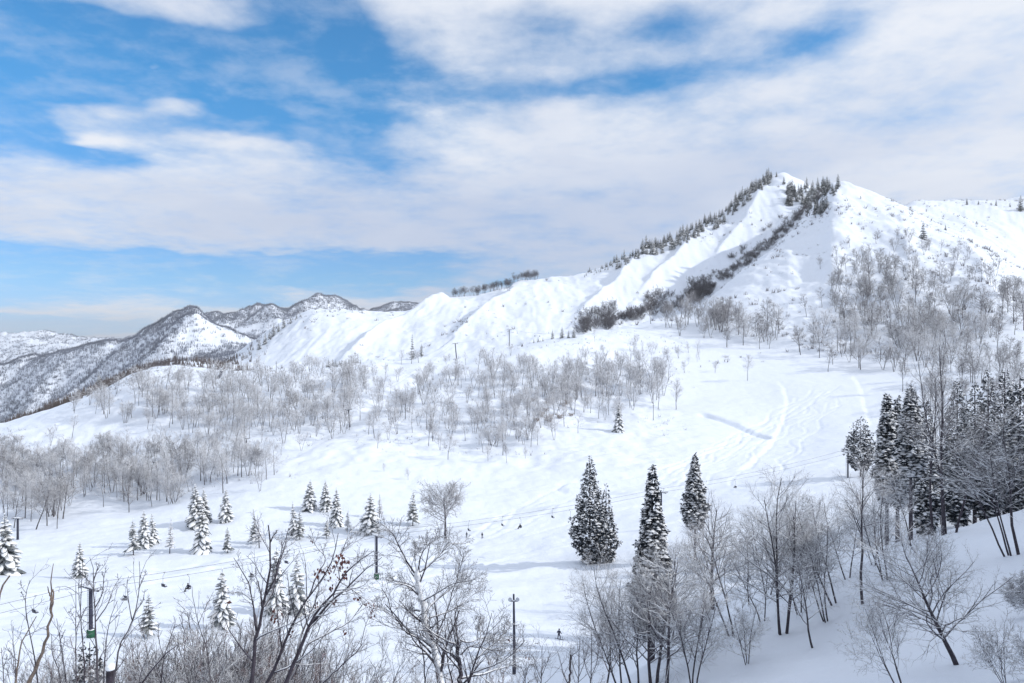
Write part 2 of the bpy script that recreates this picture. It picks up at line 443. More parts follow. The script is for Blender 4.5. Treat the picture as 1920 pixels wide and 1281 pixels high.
base = (1 - sstep(Y, 300, 600)) * sstep(Y, 60, 95)
rough += base * .5 * fbm(X / 14, Y / 6, 4, 57, .6)
rough += base * (.9 * fbm(X / 30, Y / 16, 3, 51) + .25 * fbm(X / 5, Y / 4, 3, 55))
rough += (1 - sstep(Y, 90, 105)) * sstep(Y, 10, 40) * (1.1 * fbm(X / 11, Y / 13, 4, 61))
Z += rough
for nm in lines:
    d, par = line_dist(lines[nm])
    fade = sstep(par, 0, .35 if nm == 'far_spur' else .1) * (1 - .5 * sstep(par, .8, 1)) if nm[:4] != 'face' else sstep(par, 0, .25) * (1 - sstep(par, .7, 1))
    amp, wl, wr = dict(face_a=(3, 26, 40), spur_a=(18, 16, 50), spur_b=(16, 16, 50), spur_c=(15, 17, 46), spur_d=(14, 16, 38), spur_e=(13, 16, 38),
                       far_spur=(40, 90, 150)).get(nm, (9, 26, 40))
    d = d + 9 * fbm(X / 45, Y / 45, 3, 71) * (3 if nm == 'far_spur' else 1)
    wd = np.where(d > 0, wr, wl)        # the polyline runs downhill to the left, so d > 0 is its right flank
    Z += amp * fade * np.exp(-np.abs(d) / wd * 1.6) * (np.abs(d) < 5 * wd)
for nm, (depth, wid, shelf) in dict(cut=(-1.9, 2.1, .5), bend=(-.5, 1.2, -.3), rim=(-.4, 1.4, -.3), traverse=(-.5, 1.8, .0), road=(-.5, 1.4, .3), swing=(-.7, 1.8, .4),
                                    upper=(-.8, 2.6, .3), edge_a=(.7, 2.6, -.5), edge_b=(.8, 3.2, -.5), edge_c=(.6, 2.6, -.4), gap=(-1.6, 6, 0)).items():
    d, par = line_dist(tracks[nm])
    d = d + .8 * fbm(X / 9, Y / 9, 3, 81)
    fade = sstep(par, 0, .1) * (1 - sstep(par, .9, 1)) * (.6 + .8 * fbm(X / 26, Y / 26, 2, 83) + .4)
    Z += fade * (depth * np.exp(-(d / wid) ** 2) + shelf * np.tanh(d / wid) * np.exp(-(d / (wid * 5)) ** 2))


# ski tracks winding down the run
trk = np.random.default_rng(12)
for i in range(26):
    if i < 13:
        a, b = (trk.uniform(1480, 1600), trk.uniform(715, 760)), (trk.uniform(1180, 1480), trk.uniform(880, 915))
    else:
        a, b = (trk.uniform(1000, 1450), trk.uniform(895, 960)), (trk.uniform(200, 1050), trk.uniform(1040, 1230))
    pts, ph, fr, am = [], trk.uniform(0, 6), trk.uniform(4, 9), trk.uniform(4, 14)
    for t in np.linspace(0, 1, 22):
        q = hit(a[0] + (b[0] - a[0]) * t + am * math.sin(ph + fr * 6.28 * t * .5), a[1] + (b[1] - a[1]) * t, 96, 640)
        if q is not None:
            pts.append(q)
    lo, hi = min(q[1] for q in pts) - 6, max(q[1] for q in pts) + 6
    r0, r1 = np.searchsorted(rows, lo), np.searchsorted(rows, hi)
    XX, YY = X[r0:r1], Y[r0:r1]
    best = np.full(XX.shape, 1e9)
    for p, q in zip(pts[:-1], pts[1:]):
        d = (q - p)[:2]
        L2 = d @ d + 1e-9
        t = np.clip(((XX - p[0]) * d[0] + (YY - p[1]) * d[1]) / L2, 0, 1)
        best = np.minimum(best, np.hypot(XX - p[0] - t * d[0], YY - p[1] - t * d[1]))
    Z[r0:r1] += -trk.uniform(.12, .3) * np.exp(-(best / .75) ** 2) + .06 * np.exp(-((best - 1.3) / .6) ** 2)


def mesh_from(name, verts, quads=None, tris=None, smooth=True, mats=None, mat_idx=None):
    me = bpy.data.meshes.new(name)
    nq = 0 if quads is None else len(quads)
    nt = 0 if tris is None else len(tris)
    me.vertices.add(len(verts))
    me.vertices.foreach_set('co', np.asarray(verts, np.float32).ravel())
    me.loops.add(nq * 4 + nt * 3)
    idx = np.concatenate([np.asarray(quads if nq else [], np.int32).ravel(), np.asarray(tris if nt else [], np.int32).ravel()])
    me.loops.foreach_set('vertex_index', idx.astype(np.int32))
    me.polygons.add(nq + nt)
    st = np.concatenate([np.arange(nq) * 4, nq * 4 + np.arange(nt) * 3]).astype(np.int32)
    me.polygons.foreach_set('loop_start', st)
    me.polygons.foreach_set('use_smooth', np.full(nq + nt, bool(smooth)))
    for m_ in (mats or []):
        me.materials.append(m_)
    me.update(calc_edges=True)
    me.validate()
    return me


ii = np.arange(NY * NU).reshape(NY, NU)
quads = np.stack([ii[:-1, :-1], ii[:-1, 1:], ii[1:, 1:], ii[1:, :-1]], -1).reshape(-1, 4)
ground = bpy.data.objects.new("snowy_ground", mesh_from("snowy_ground", np.stack([X, Y, Z], -1).reshape(-1, 3), quads, mats=[M['snow']]))
ground['kind'] = 'structure'
ground['label'] = "snow covered valley, ski run, knoll and mountains"
COL.objects.link(ground)

# ------------------------------------------------------------------ object helpers
def thing(name, label, cat, loc, rot=(0, 0, 0), scale=1.0, group=None):
    o = bpy.data.objects.new(name, None)
    o.empty_display_size = .3
    o.location = loc
    o.rotation_euler = rot
    o.scale = (scale, scale, scale) if np.isscalar(scale) else scale
    wl = label.split()
    o['label'], o['category'] = ' '.join(wl[max(0, len(wl) - 16):]), cat
    if group:
        o['group'] = group
    COL.objects.link(o)
    return o


def part(name, mesh, parent, label=None):
    o = bpy.data.objects.new(name, mesh)
    o.parent = parent
    if label:
        o['label'] = label
    COL.objects.link(o)
    return o


def single(name, mesh, label, cat, loc=(0, 0, 0), group=None, kind=None):
    o = bpy.data.objects.new(name, mesh)
    o.location = loc
    o['label'] = label
    if cat:
        o['category'] = cat
    if group:
        o['group'] = group
    if kind:
        o['kind'] = kind
    COL.objects.link(o)
    return o


class Geo:
    """vertices, quads and triangles gathered into one mesh"""
    def __init__(s):
        s.v, s.q, s.t, s.n = [], [], [], 0

    def add(s, v, q=None, t=None):
        v = np.asarray(v, float).reshape(-1, 3)
        if q is not None and len(q):
            s.q.append(np.asarray(q).reshape(-1, 4) + s.n)
        if t is not None and len(t):
            s.t.append(np.asarray(t).reshape(-1, 3) + s.n)
        s.v.append(v)
        s.n += len(v)
        return s

    def arrays(s):
        v = np.concatenate(s.v) if s.v else np.zeros((0, 3))
        q = np.concatenate(s.q) if s.q else np.zeros((0, 4), int)
        t = np.concatenate(s.t) if s.t else np.zeros((0, 3), int)
        return v, q, t

    def mesh(s, name, mat, smooth=True):
        v, q, t = s.arrays()
        return mesh_from(name, v, q, t, smooth, [mat])

    def tubes(s, P, Rr, k=4, cap=False):
        """P (N,m,3) polylines with radii Rr (N,m); a radius of 0 at the end makes a point"""
        P, Rr = np.asarray(P, float), np.asarray(Rr, float)
        if P.ndim == 2:
            P, Rr = P[None], Rr[None]
        N, m, _ = P.shape
        if N == 0:
            return s
        T = np.empty_like(P)
        T[:, 1:-1] = P[:, 2:] - P[:, :-2] if m > 2 else T[:, 1:-1]
        T[:, 0], T[:, -1] = P[:, 1] - P[:, 0], P[:, -1] - P[:, -2]
        T /= np.linalg.norm(T, axis=-1, keepdims=True) + 1e-9
        D = P[:, -1] - P[:, 0]
        D /= np.linalg.norm(D, axis=-1, keepdims=True) + 1e-9
        ref = np.where(np.abs(D[:, 2:3]) < .8, np.array([[0, 0, 1.]]), np.array([[1., 0, 0]]))
        A = np.cross(T, ref[:, None, :])
        A /= np.linalg.norm(A, axis=-1, keepdims=True) + 1e-9
        B = np.cross(T, A)
        th = np.arange(k) / k * 2 * math.pi
        ring = P[:, :, None, :] + Rr[:, :, None, None] * (np.cos(th)[None, None, :, None] * A[:, :, None, :] + np.sin(th)[None, None, :, None] * B[:, :, None, :])
        idx = np.arange(N * m * k).reshape(N, m, k)
        a, b = idx[:, :-1, :], idx[:, 1:, :]
        q = np.stack([a, np.roll(a, -1, 2), np.roll(b, -1, 2), b], -1).reshape(-1, 4)
        s.add(ring.reshape(-1, 3), q)
        if cap and N == 1:
            s.add(ring[0, -1], None, [[0, i, i + 1] for i in range(1, k - 1)])
            s.add(ring[0, 0], None, [[0, i + 1, i] for i in range(1, k - 1)])
        return s

    def cones(s, P0, P1, r):
        """thin three-sided twigs that run out to a point"""
        N = len(P0)
        if N == 0:
            return s
        D = P1 - P0
        L = np.linalg.norm(D, axis=1, keepdims=True) + 1e-9
        D = D / L
        ref = np.where(np.abs(D[:, 2:3]) < .8, np.array([[0, 0, 1.]]), np.array([[1., 0, 0]]))
        A = np.cross(D, ref)
        A /= np.linalg.norm(A, axis=1, keepdims=True) + 1e-9
        B = np.cross(D, A)
        v = np.empty((N, 4, 3))
        for i in range(3):
            th = i * 2.0944 + .5
            v[:, i] = P0 + r[:, None] * (math.cos(th) * A + math.sin(th) * B)
        v[:, 3] = P1
        i0 = np.arange(N)[:, None] * 4
        t = np.concatenate([i0 + [0, 1, 3], i0 + [1, 2, 3], i0 + [2, 0, 3]])
        return s.add(v.reshape(-1, 3), None, t)

    def box(s, c, size, rot=0.0, taper=1.0):
        x, y, z = [q / 2 for q in size]
        v = np.array([(-x, -y, -z), (x, -y, -z), (x, y, -z), (-x, y, -z), (-x * taper, -y * taper, z), (x * taper, -y * taper, z), (x * taper, y * taper, z), (-x * taper, y * taper, z)])
        cr, sr = math.cos(rot), math.sin(rot)
        v = np.stack([v[:, 0] * cr - v[:, 1] * sr, v[:, 0] * sr + v[:, 1] * cr, v[:, 2]], -1) + np.array(c)
        return s.add(v, [[0, 3, 2, 1], [4, 5, 6, 7], [0, 1, 5, 4], [1, 2, 6, 5], [2, 3, 7, 6], [3, 0, 4, 7]])

    def rod(s, a, b, r, k=8, r2=None):
        return s.tubes(np.array([[a, b]], float), np.array([[r, r if r2 is None else r2]]), k, True)

    def lump(s, rng, c, r, flat=.7, n=7, rings=4, rough_=.25):
        """a lumpy closed mound"""
        pts = []
        for i in range(rings + 1):
            f = math.pi * i / rings
            for j in range(n):
                a = 2 * math.pi * (j + .5 * (i % 2)) / n
                k = r * (1 + rough_ * rng.uniform(-1, 1)) if 0 < i < rings else r
                pts.append((c[0] + k * math.sin(f) * math.cos(a), c[1] + k * math.sin(f) * math.sin(a), c[2] + k * flat * math.cos(f)))
        q = [[i * n + j, (i + 1) * n + j, (i + 1) * n + (j + 1) % n, i * n + (j + 1) % n] for i in range(rings) for j in range(n)]
        return s.add(pts, q)


def norm(a):
    return a / (np.linalg.norm(a, axis=-1, keepdims=True) + 1e-9)


def grow(rng, start, dirs, length, r0, r1, m, wander, trop):
    N = len(start)
    P = np.empty((N, m, 3))
    P[:, 0] = start
    d = norm(dirs)
    for i in range(1, m):
        P[:, i] = P[:, i - 1] + d * (length / (m - 1))[:, None]
        d = norm(d + rng.normal(0, wander, (N, 3)) + np.array([0, 0, trop]))
    f = np.linspace(0, 1, m)[None, :]
    return P, r0[:, None] * (1 - f) + r1[:, None] * f


def children(rng, P, Rr, n, t0, t1, ang, angv, lf, lv, m, wander, trop, rf=.6, tip=.3, rmin=.004, taper_len=.55, up=0.0):
    N, mm, _ = P.shape
    t = (np.arange(n)[None, :] + rng.uniform(0, 1, (N, n))) / n
    t = t0 + (t1 - t0) * t
    x = t * (mm - 1)
    i = np.minimum(x.astype(int), mm - 2)
    f = (x - i)[..., None]
    ar = np.arange(N)[:, None]
    st = P[ar, i] * (1 - f) + P[ar, i + 1] * f
    rad = Rr[ar, i] * (1 - f[..., 0]) + Rr[ar, i + 1] * f[..., 0]
    pd = norm(P[ar, i + 1] - P[ar, i])
    plen = np.linalg.norm(np.diff(P, axis=1), axis=2).sum(1)[:, None]
    ref = np.where(np.abs(pd[..., 2:3]) < .85, np.array([0, 0, 1.]), np.array([1., 0, 0]))
    A = norm(np.cross(pd, ref))
    B = np.cross(pd, A)
    az = (np.arange(n)[None, :] * 2.4 + rng.uniform(0, 6.28, (N, 1)) + rng.normal(0, .5, (N, n)))[..., None]
    a = np.radians(ang + rng.normal(0, angv, (N, n)))[..., None]
    d = np.cos(a) * pd + np.sin(a) * (np.cos(az) * A + np.sin(az) * B) + np.array([0, 0, up])
    L = plen * lf * (1 - taper_len * (t - t0) / max(t1 - t0, 1e-6)) * rng.uniform(1 - lv, 1 + lv, (N, n))
    r0 = np.maximum(np.minimum(rad * rf, L * .02 + rmin), rmin)
    return grow(rng, st.reshape(-1, 3), d.reshape(-1, 3), L.ravel(), r0.ravel(), np.maximum(r0.ravel() * tip, rmin * .5), m, wander, trop)


def snow_on(g, P, Rr, k=4, up=.6, fat=1.05, rmin=.016):
    """ridges of snow lying along the upper side of the flatter branches"""
    T = np.gradient(P, axis=1)
    T = norm(T)
    steep = np.abs(T[..., 2])
    keep = sstep(steep, .93, .6)
    S = P.copy()
    S[..., 2] += Rr * up + .004
    rr = np.maximum(Rr * fat, rmin) * keep
    rr[:, 0] *= .3
    rr[:, -1] *= .2
    m = keep.max(1) > .1
    g.tubes(S[m], rr[m], k)


def bare_tree(seed, H=10.0, stems=1, spread=.18, lean=(0., 0.), clear=.3, r=.013, n=(15, 6, 6), ang=(48, 42, 40), lf=(.42, .5, .5), trop=(.05, .10, .05),
              wander=(.06, .12, .15), twig=.016, sides=(6, 4, 3), detail=3, snow=False, limbs=None, extra=0, snow_r=.016, bark='bark_grey', tw='twig', fine_tw=True, taper=.6, stem_h=None, base_r=.35):
    """a leafless tree: stems (trunk), then three orders of branches and twigs (crown); limbs replaces the grown stems"""
    rng = np.random.default_rng(seed)
    trunk, crown, sn = Geo(), Geo(), Geo()
    if limbs is None:
        st = np.zeros((stems, 3))
        a = rng.uniform(0, 6.28) + np.arange(stems) * 6.283 / max(stems, 1) + rng.normal(0, .4, stems)
        if stems > 1:
            st[:, 0], st[:, 1] = np.cos(a) * H * .02 * base_r * 3, np.sin(a) * H * .02 * base_r * 3
        d = np.stack([lean[0] + np.cos(a) * spread * (stems > 1), lean[1] + np.sin(a) * spread * (stems > 1), np.ones(stems)], -1) + rng.normal(0, .04, (stems, 3))
        L = H * rng.uniform(.8, 1.0, stems)
        L[0] = H
        st[:, 2] = -.03 * H
        P, Rr = grow(rng, st, d, L, np.full(stems, H * r) / stems ** .35, np.full(stems, H * r * .16), 9, wander[0], .03 if stems > 1 or abs(lean[0]) > .2 else 0)
        groups = [(P, Rr)]
    else:
        groups = limbs
    kids = []
    for P, Rr in groups:
        trunk.tubes(P, Rr, sides[0] + 2)
        if snow:
            snow_on(sn, P, Rr, 4, .6, 1.05 if snow_r > .01 else .9, snow_r)
        kids.append(children(rng, P, Rr, n[0], clear, .97, ang[0], 9, lf[0], .25, 6, wander[1], trop[0], .55, .3, twig * 1.3, taper))
    L2 = []
    for P, Rr in kids:
        crown.tubes(P, Rr, sides[1])
        if snow:
            snow_on(sn, P, Rr, 4, .6, 1.05 if snow_r > .01 else .9, snow_r)
        L2.append(children(rng, P, Rr, n[1], .18, .97, ang[1], 10, lf[1], .3, 4, wander[2], trop[1], .6, .3, twig, .5))
    L3 = []
    for P, Rr in L2:
        crown.tubes(P, Rr, sides[2])
        if snow:
            snow_on(sn, P, Rr, 3, .6, 1.05, snow_r * .8)
        if detail > 2:
            L3.append(children(rng, P, Rr, n[2], .2, 1, ang[2], 12, lf[2], .3, 3, .12, trop[2], .7, .3, twig * .8, .4))
    for P, Rr in L3:
        if fine_tw:
            crown.tubes(P, Rr, 3)
        else:
            crown.cones(P[:, 0], P[:, -1], Rr[:, 0])
        if extra:
            Q, Rq = children(rng, P, Rr, extra, .3, 1, 38, 12, .6, .3, 2, .1, .04, .8, .3, twig * .6, .3)
            crown.cones(Q[:, 0], Q[:, -1], Rq[:, 0])
    out = [('trunk', trunk, bark), ('crown', crown, tw)]
    if snow and sn.n:
        out.append(('snow_cover', sn, 'tree_snow'))
    return out


def bake(parts, prefix):
    return [(nm, g.mesh(prefix + "_" + nm, M[mt]), g, mt) for nm, g, mt in parts if g.n]


def spruce(seed, H=8.0, rad=1.9, whorls=15, boughs=8, snow=.8, droop=.5, clear=.1, fringe=3, sparse=0.0, green='spruce', slab=.16):
    """a young spruce in layers of drooping boughs with pads of snow on them"""
    rng = np.random.default_rng(seed)
    trunk, crown, sn = Geo(), Geo(), Geo()
    zz = np.linspace(0, H * .985, 6)
    trunk.tubes(np.stack([zz * 0, zz * 0, zz - .3], -1), np.linspace(H * .016, H * .002, 6), 6)
    B = []
    for w_ in range(whorls):
        t = (w_ / (whorls - 1)) ** .92
        z = H * (clear + (1 - clear - .04) * t)
        L = rad * ((1 - t) ** .85) * (.9 + .2 * rng.random()) + .12
        nb = max(4, int(boughs * (1 - .45 * t)))
        a0 = rng.uniform(0, 6.28)
        for b in range(nb):
            if rng.random() < sparse:
                continue
            B.append((z + rng.normal(0, .12), a0 + b * 6.283 / nb + rng.normal(0, .16), L * rng.uniform(.72, 1.12), t))
    B = np.array(B)
    N, m = len(B), 5
    s = np.linspace(0, 1, m)
    ca, sa = np.cos(B[:, 1])[:, None], np.sin(B[:, 1])[:, None]
    L = B[:, 2][:, None]
    rise = (.42 * B[:, 3] - .02)[:, None]
    cx, cy = L * s * ca, L * s * sa
    cz = B[:, 0][:, None] + L * s * rise - droop * L * s ** 1.8 * (1.1 - .7 * B[:, 3][:, None]) + rng.normal(0, .03, (N, m))
    wid = L * .27 * np.array([.35, .9, 1.0, .75, .08]) * rng.uniform(.8, 1.25, (N, 1))
    jag = rng.uniform(.75, 1.3, (N, m, 2))

    def strip(scale, lift, sag, thick):
        C_ = np.stack([cx, cy, cz + lift + thick], -1)
        Lf = np.stack([cx - sa * wid * scale * jag[..., 0], cy + ca * wid * scale * jag[..., 0], cz + lift - sag * wid], -1)
        Rt = np.stack([cx + sa * wid * scale * jag[..., 1], cy - ca * wid * scale * jag[..., 1], cz + lift - sag * wid], -1)
        return np.stack([Lf, C_, Rt], 2)
    idx = np.arange(N * m * 3).reshape(N, m, 3)
    a, b = idx[:, :-1], idx[:, 1:]
    q = np.concatenate([np.stack([a[..., i], b[..., i], b[..., i + 1], a[..., i + 1]], -1).reshape(-1, 4) for i in (0, 1)])
    G = strip(1.0, 0, .55, 0)
    crown.add(G.reshape(-1, 3), q)
    # hanging fringe of needles along both edges and from below
    for side in (0, 2):
        for f in range(fringe):
            k = rng.integers(1, m - 1, N)
            e = G[np.arange(N), k, side]
            c0 = G[np.arange(N), k - 1, 1]
            out = norm(e - G[np.arange(N), k, 1])
            tip = e + out * L * rng.uniform(.08, .22, (N, 1)) + np.stack([ca[:, 0], sa[:, 0], ca[:, 0] * 0], -1) * L * .12 - np.array([0, 0, 1]) * L * rng.uniform(.1, .26, (N, 1))
            p1 = e * .5 + c0 * .5
            v = np.stack([e, p1, tip], 1)
            crown.add(v.reshape(-1, 3), None, np.arange(N * 3).reshape(-1, 3))
    has = rng.random(N) < snow
    S = strip(.86, .05, .42, .0)
    th = slab * np.minimum(L, 1.2) * rng.uniform(.6, 1.3, (N, m)) * np.array([.4, 1, 1.1, .9, .2])
    S[:, :, 1, 2] += th + .02
    S[:, :, 0, 2] += th * .3
    S[:, :, 2, 2] += th * .3
    S = S[has]
    n2 = len(S)
    idx = np.arange(n2 * m * 3).reshape(n2, m, 3)
    a, b = idx[:, :-1], idx[:, 1:]
    q = np.concatenate([np.stack([a[..., i], b[..., i], b[..., i + 1], a[..., i + 1]], -1).reshape(-1, 4) for i in (0, 1)])
    sn.add(S.reshape(-1, 3), q)
    sn.lump(rng, (0, 0, H * .985), H * .012, 1.3, 5, 3)
    return [('trunk', trunk, 'bark_dark'), ('crown', crown, green), ('snow_cover', sn, 'tree_snow')]


def cedar(seed, H=24.0, rad=3.4, n=1700, snow=.62, clear=.06, second=None, size=1.0, low_snow=.5, shape=.8, belly=.55):
    """a tall cedar: a close spire of hanging leaf tufts speckled with snow"""
    rng = np.random.default_rng(seed)
    trunk, crown, sn = Geo(), Geo(), Geo()
    spires = [(0, 0, H, rad, n)] + ([second] if second else [])
    for (ox, oy, h, rd, cnt) in spires:
        zz = np.linspace(-.5, h * .97, 7)
        trunk.tubes(np.stack([ox + zz * 0, oy + zz * 0, zz], -1), np.linspace(h * .014, h * .002, 7), 7)
        t = clear + (1 - clear) * (1 - np.sqrt(rng.random(cnt) * .97)) ** .9
        prof = np.minimum(1, (1 - t) / belly) ** shape * (.35 + .65 * sstep(t, clear, clear + .28 * (1 - clear)))
        az = rng.uniform(0, 6.283, cnt)
        lump = 1 + .22 * np.sin(az * 3 + t * 31) + .16 * np.sin(az * 5 - t * 57 + 2)
        depth = rng.uniform(.35, 1.0, cnt) ** .6
        r = rd * prof * lump * depth + .1
        c = np.stack([ox + r * np.cos(az), oy + r * np.sin(az), h * t], -1)
        s = size * (.34 + .3 * (1 - t)) * rng.uniform(.7, 1.35, cnt) * (h / 24) ** .5
        outw = np.stack([np.cos(az), np.sin(az), -.25 + 0 * az], -1)
        nb = 6
        for b in range(nb):
            d = norm(outw * .8 + rng.normal(0, .75, (cnt, 3)) - np.array([0, 0, .25]))
            side = norm(np.cross(d, rng.normal(0, 1, (cnt, 3))))
            tip = c + d * (s * rng.uniform(.9, 1.9, cnt))[:, None]
            mid = c + d * (s * .55)[:, None]
            wv = side * (s * .34)[:, None]
            v = np.stack([c, mid + wv, tip, mid - wv], 1)
            crown.add(v.reshape(-1, 3), np.arange(cnt * 4).reshape(-1, 4))
        keep = (rng.random(cnt) < snow * (low_snow + (1 - low_snow) * sstep(t, .12, .4))) & (depth > .62)
        cs, ss_, oo = c[keep], s[keep] * rng.uniform(.6, 1.25, keep.sum()), outw[keep]
        k = 6
        th = np.arange(k) / k * 6.283
        topc = cs + oo * (ss_ * .55)[:, None] + np.array([0, 0, 1]) * (ss_ * .42)[:, None]
        ringr = ss_[:, None] * rng.uniform(.55, 1.1, (len(cs), k))
        ring = (cs + oo * (ss_ * .6)[:, None])[:, None, :] + np.stack([np.cos(th) * ringr, np.sin(th) * ringr, -.25 * ringr * rng.uniform(.2, 1.6, ringr.shape)], -1)
        ring -= oo[:, None, :] * 0
        v = np.concatenate([topc[:, None, :], ring], 1)
        i0 = np.arange(len(cs))[:, None] * (k + 1)
        tr = np.concatenate([i0 + [0, 1 + j, 1 + (j + 1) % k] for j in range(k)])
        sn.add(v.reshape(-1, 3), None, tr)
    return [('trunk', trunk, 'bark_dark'), ('crown', crown, 'cedar'), ('snow_cover', sn, 'tree_snow')]


def place(tpl, name, label, cat, loc, h_scale=1.0, yaw=0.0, tilt=(0, 0), group=None, sx=1.0):
    o = thing(name, label, cat, loc, (tilt[1], tilt[0], yaw), (h_scale * sx, h_scale * sx, h_scale), group)
    for nm, me, g, mt in tpl:
        part(nm, me, o)
    return o


def px_h(p, dv):
    """height in metres that spans dv photograph pixels at point p"""
    return dv * p[1] / F


rnd = random.Random(7)

# ------------------------------------------------------------------ people
def skin_mesh(name, joints, edges, radii, mat, levels=2):
    """a continuous body grown on a skeleton of joints"""
    me = bpy.data.meshes.new(name)
    me.from_pydata([tuple(j) for j in joints], edges, [])
    o = bpy.data.objects.new(name, me)
    COL.objects.link(o)
    o.modifiers.new("skin", 'SKIN')
    for i, r in enumerate(radii):
        me.skin_vertices[0].data[i].radius = (r, r)
    me.skin_vertices[0].data[0].use_root = True
    sb = o.modifiers.new("sub", 'SUBSURF')
    sb.levels = sb.render_levels = levels
    dg = bpy.context.evaluated_depsgraph_get()
    out = bpy.data.meshes.new_from_object(o.evaluated_get(dg))
    bpy.data.objects.remove(o)
    out.name = name
    out.materials.clear()
    out.materials.append(mat)
    for p_ in out.polygons:
        p_.use_smooth = True
    return out


def person(loc, yaw, label, pose, jacket, trousers, gear='skis', poles=True, name="person"):
    """pose: 'ride' (knees bent, legs apart), 'stand', 'sit' (on a chairlift seat)"""
    V = lambda *a: np.array(a, float)
    if pose == 'sit':
        hip, ch, nk, hd = V(0, 0, .12), V(0, -.06, .50), V(0, -.04, .66), V(0, 0, .80)
        kn = [V(s * .12, .46, .12) for s in (-1, 1)]
        an = [V(s * .13, .56, -.32) for s in (-1, 1)]
        to = [V(s * .14, .74, -.34) for s in (-1, 1)]
        el = [V(s * .27, .10, .32) for s in (-1, 1)]
        ha = [V(s * .16, .33, .28) for s in (-1, 1)]
    else:
        b = .10 if pose == 'ride' else .03
        wd = .22 if pose == 'ride' else .11
        hip, ch, nk, hd = V(0, 0, .90 - b * .6), V(0, b * .6, 1.32 - b * .7), V(0, b * .8, 1.48 - b * .7), V(0, b, 1.62 - b * .7)
        kn = [V(s * wd * .85, b * .9, .50 - b * .3) for s in (-1, 1)]
        an = [V(s * wd, 0, .10) for s in (-1, 1)]
        to = [V(s * wd * 1.05, .17, .05) for s in (-1, 1)]
        out = .34 if pose == 'ride' else .24
        el = [V(s * out, .02, 1.06) for s in (-1, 1)]
        ha = [V(s * (out + .05), .24, .90) for s in (-1, 1)]
    sh = [ch + V(s * .19, 0, .06) for s in (-1, 1)]
    hp = [hip + V(s * .10, 0, -.04) for s in (-1, 1)]
    J = [hip, (hip + ch) / 2, ch, nk, hd, hd + V(0, .02, .11)]
    Rr = [.15, .14, .155, .06, .10, .075]
    E = [(0, 1), (1, 2), (2, 3), (3, 4), (4, 5)]
    for s in (0, 1):
        k = len(J)
        J += [hp[s], kn[s], an[s], to[s]]
        Rr += [.105, .075, .055, .05]
        E += [(0, k), (k, k + 1), (k + 1, k + 2), (k + 2, k + 3)]
        k = len(J)
        grip = ha[s] + (ha[s] - el[s]) / np.linalg.norm(ha[s] - el[s]) * .1
        J += [sh[s], el[s], ha[s], grip]
        Rr += [.075, .05, .04, .045]
        E += [(2, k), (k, k + 1), (k + 1, k + 2), (k + 2, k + 3)]
    o = thing(name, label, "person", loc, (0, 0, yaw))
    part("body", skin_mesh("person_body", J, E, Rr, M[trousers]), o)
    Jj = [hip + V(0, 0, -.05), (hip + ch) / 2, ch, nk - V(0, 0, .03)]
    Rj = [.175, .165, .18, .085]
    Ej = [(0, 1), (1, 2), (2, 3)]
    for s in (0, 1):
        k = len(Jj)
        Jj += [sh[s], el[s], ha[s]]
        Rj += [.092, .068, .055]
        Ej += [(2, k), (k, k + 1), (k + 1, k + 2)]
    part("jacket", skin_mesh("ski_jacket", Jj, Ej, Rj, M[jacket]), o)
    rg = np.random.default_rng(3)
    part("helmet", Geo().lump(rg, hd + V(0, -.01, .06), .125, .95, 12, 7, 0).mesh("ski_helmet", M['black']), o)
    part("face", Geo().lump(rg, hd + V(0, .075, -.02), .07, 1.1, 8, 6, .05).mesh("face", M['skin']), o)
    part("goggles", Geo().tubes(np.array([[hd + V(-.09, .10, .03), hd + V(-.04, .145, .035), hd + V(.04, .145, .035), hd + V(.09, .10, .03)]]),
                                np.full((1, 4), .03), 6, True).mesh("ski_goggles", M['goggle']), o)
    if gear == 'skis':
        for s in (0, 1):
            t = to[s]
            g = Geo()
            P = np.array([[t + V(0, y, -.035 + (max(0, y - .55) ** 2) * .9) for y in np.linspace(-.75, .85, 9)]])
            g.tubes(P, np.full((1, 9), .045), 4, True)
            v = g.v[0]
            v[:, 2] = (v[:, 2] - (t[2] - .035)) * .35 + t[2] - .04 + np.maximum(0, v[:, 1] - t[1] - .55) ** 2 * .8
            part("ski", g.mesh("ski", M['board']), o)
            part("boot", Geo().tubes(np.array([[an[s] + V(0, -.02, .12), an[s] - V(0, .01, .02), to[s] + V(0, .03, -.01)]]), np.array([[.075, .08, .055]]), 8, True).mesh("ski_boot", M['black']), o)
    elif gear == 'board':
        g = Geo()
        c = (to[0] + to[1]) / 2 + V(0, -.08, -.05)
        xs = np.linspace(-.78, .78, 13)
        v, q = [], []
        for x in xs:
            wv = .135 * (1 - max(0, abs(x) - .55) ** 2 * 14)
            up = max(0, abs(x) - .55) ** 2 * 1.6
            for yy, zz in ((-wv, 0), (wv, 0), (wv, .02), (-wv, .02)):
                v.append(c + V(x, yy, zz + up))
        for i in range(12):
            q += [[i * 4 + j, (i + 1) * 4 + j, (i + 1) * 4 + (j + 1) % 4, i * 4 + (j + 1) % 4] for j in range(4)]
        q += [[0, 1, 2, 3], [51, 50, 49, 48]]
        part("snowboard", g.add(v, q).mesh("snowboard", M['board']), o)
    if poles and gear == 'skis' and pose != 'sit':
        for s in (0, 1):
            a, b_ = ha[s] + V(0, .05, .06), ha[s] + V((s - .5) * .25, -.35, -ha[s][2] + .02)
            g = Geo().rod(a, b_, .012, 5)
            g.rod(b_ + (a - b_) * .08, b_ + (a - b_) * .09, .05, 7)
            part("ski_pole", g.mesh("ski_pole", M['slate']), o)
    return o


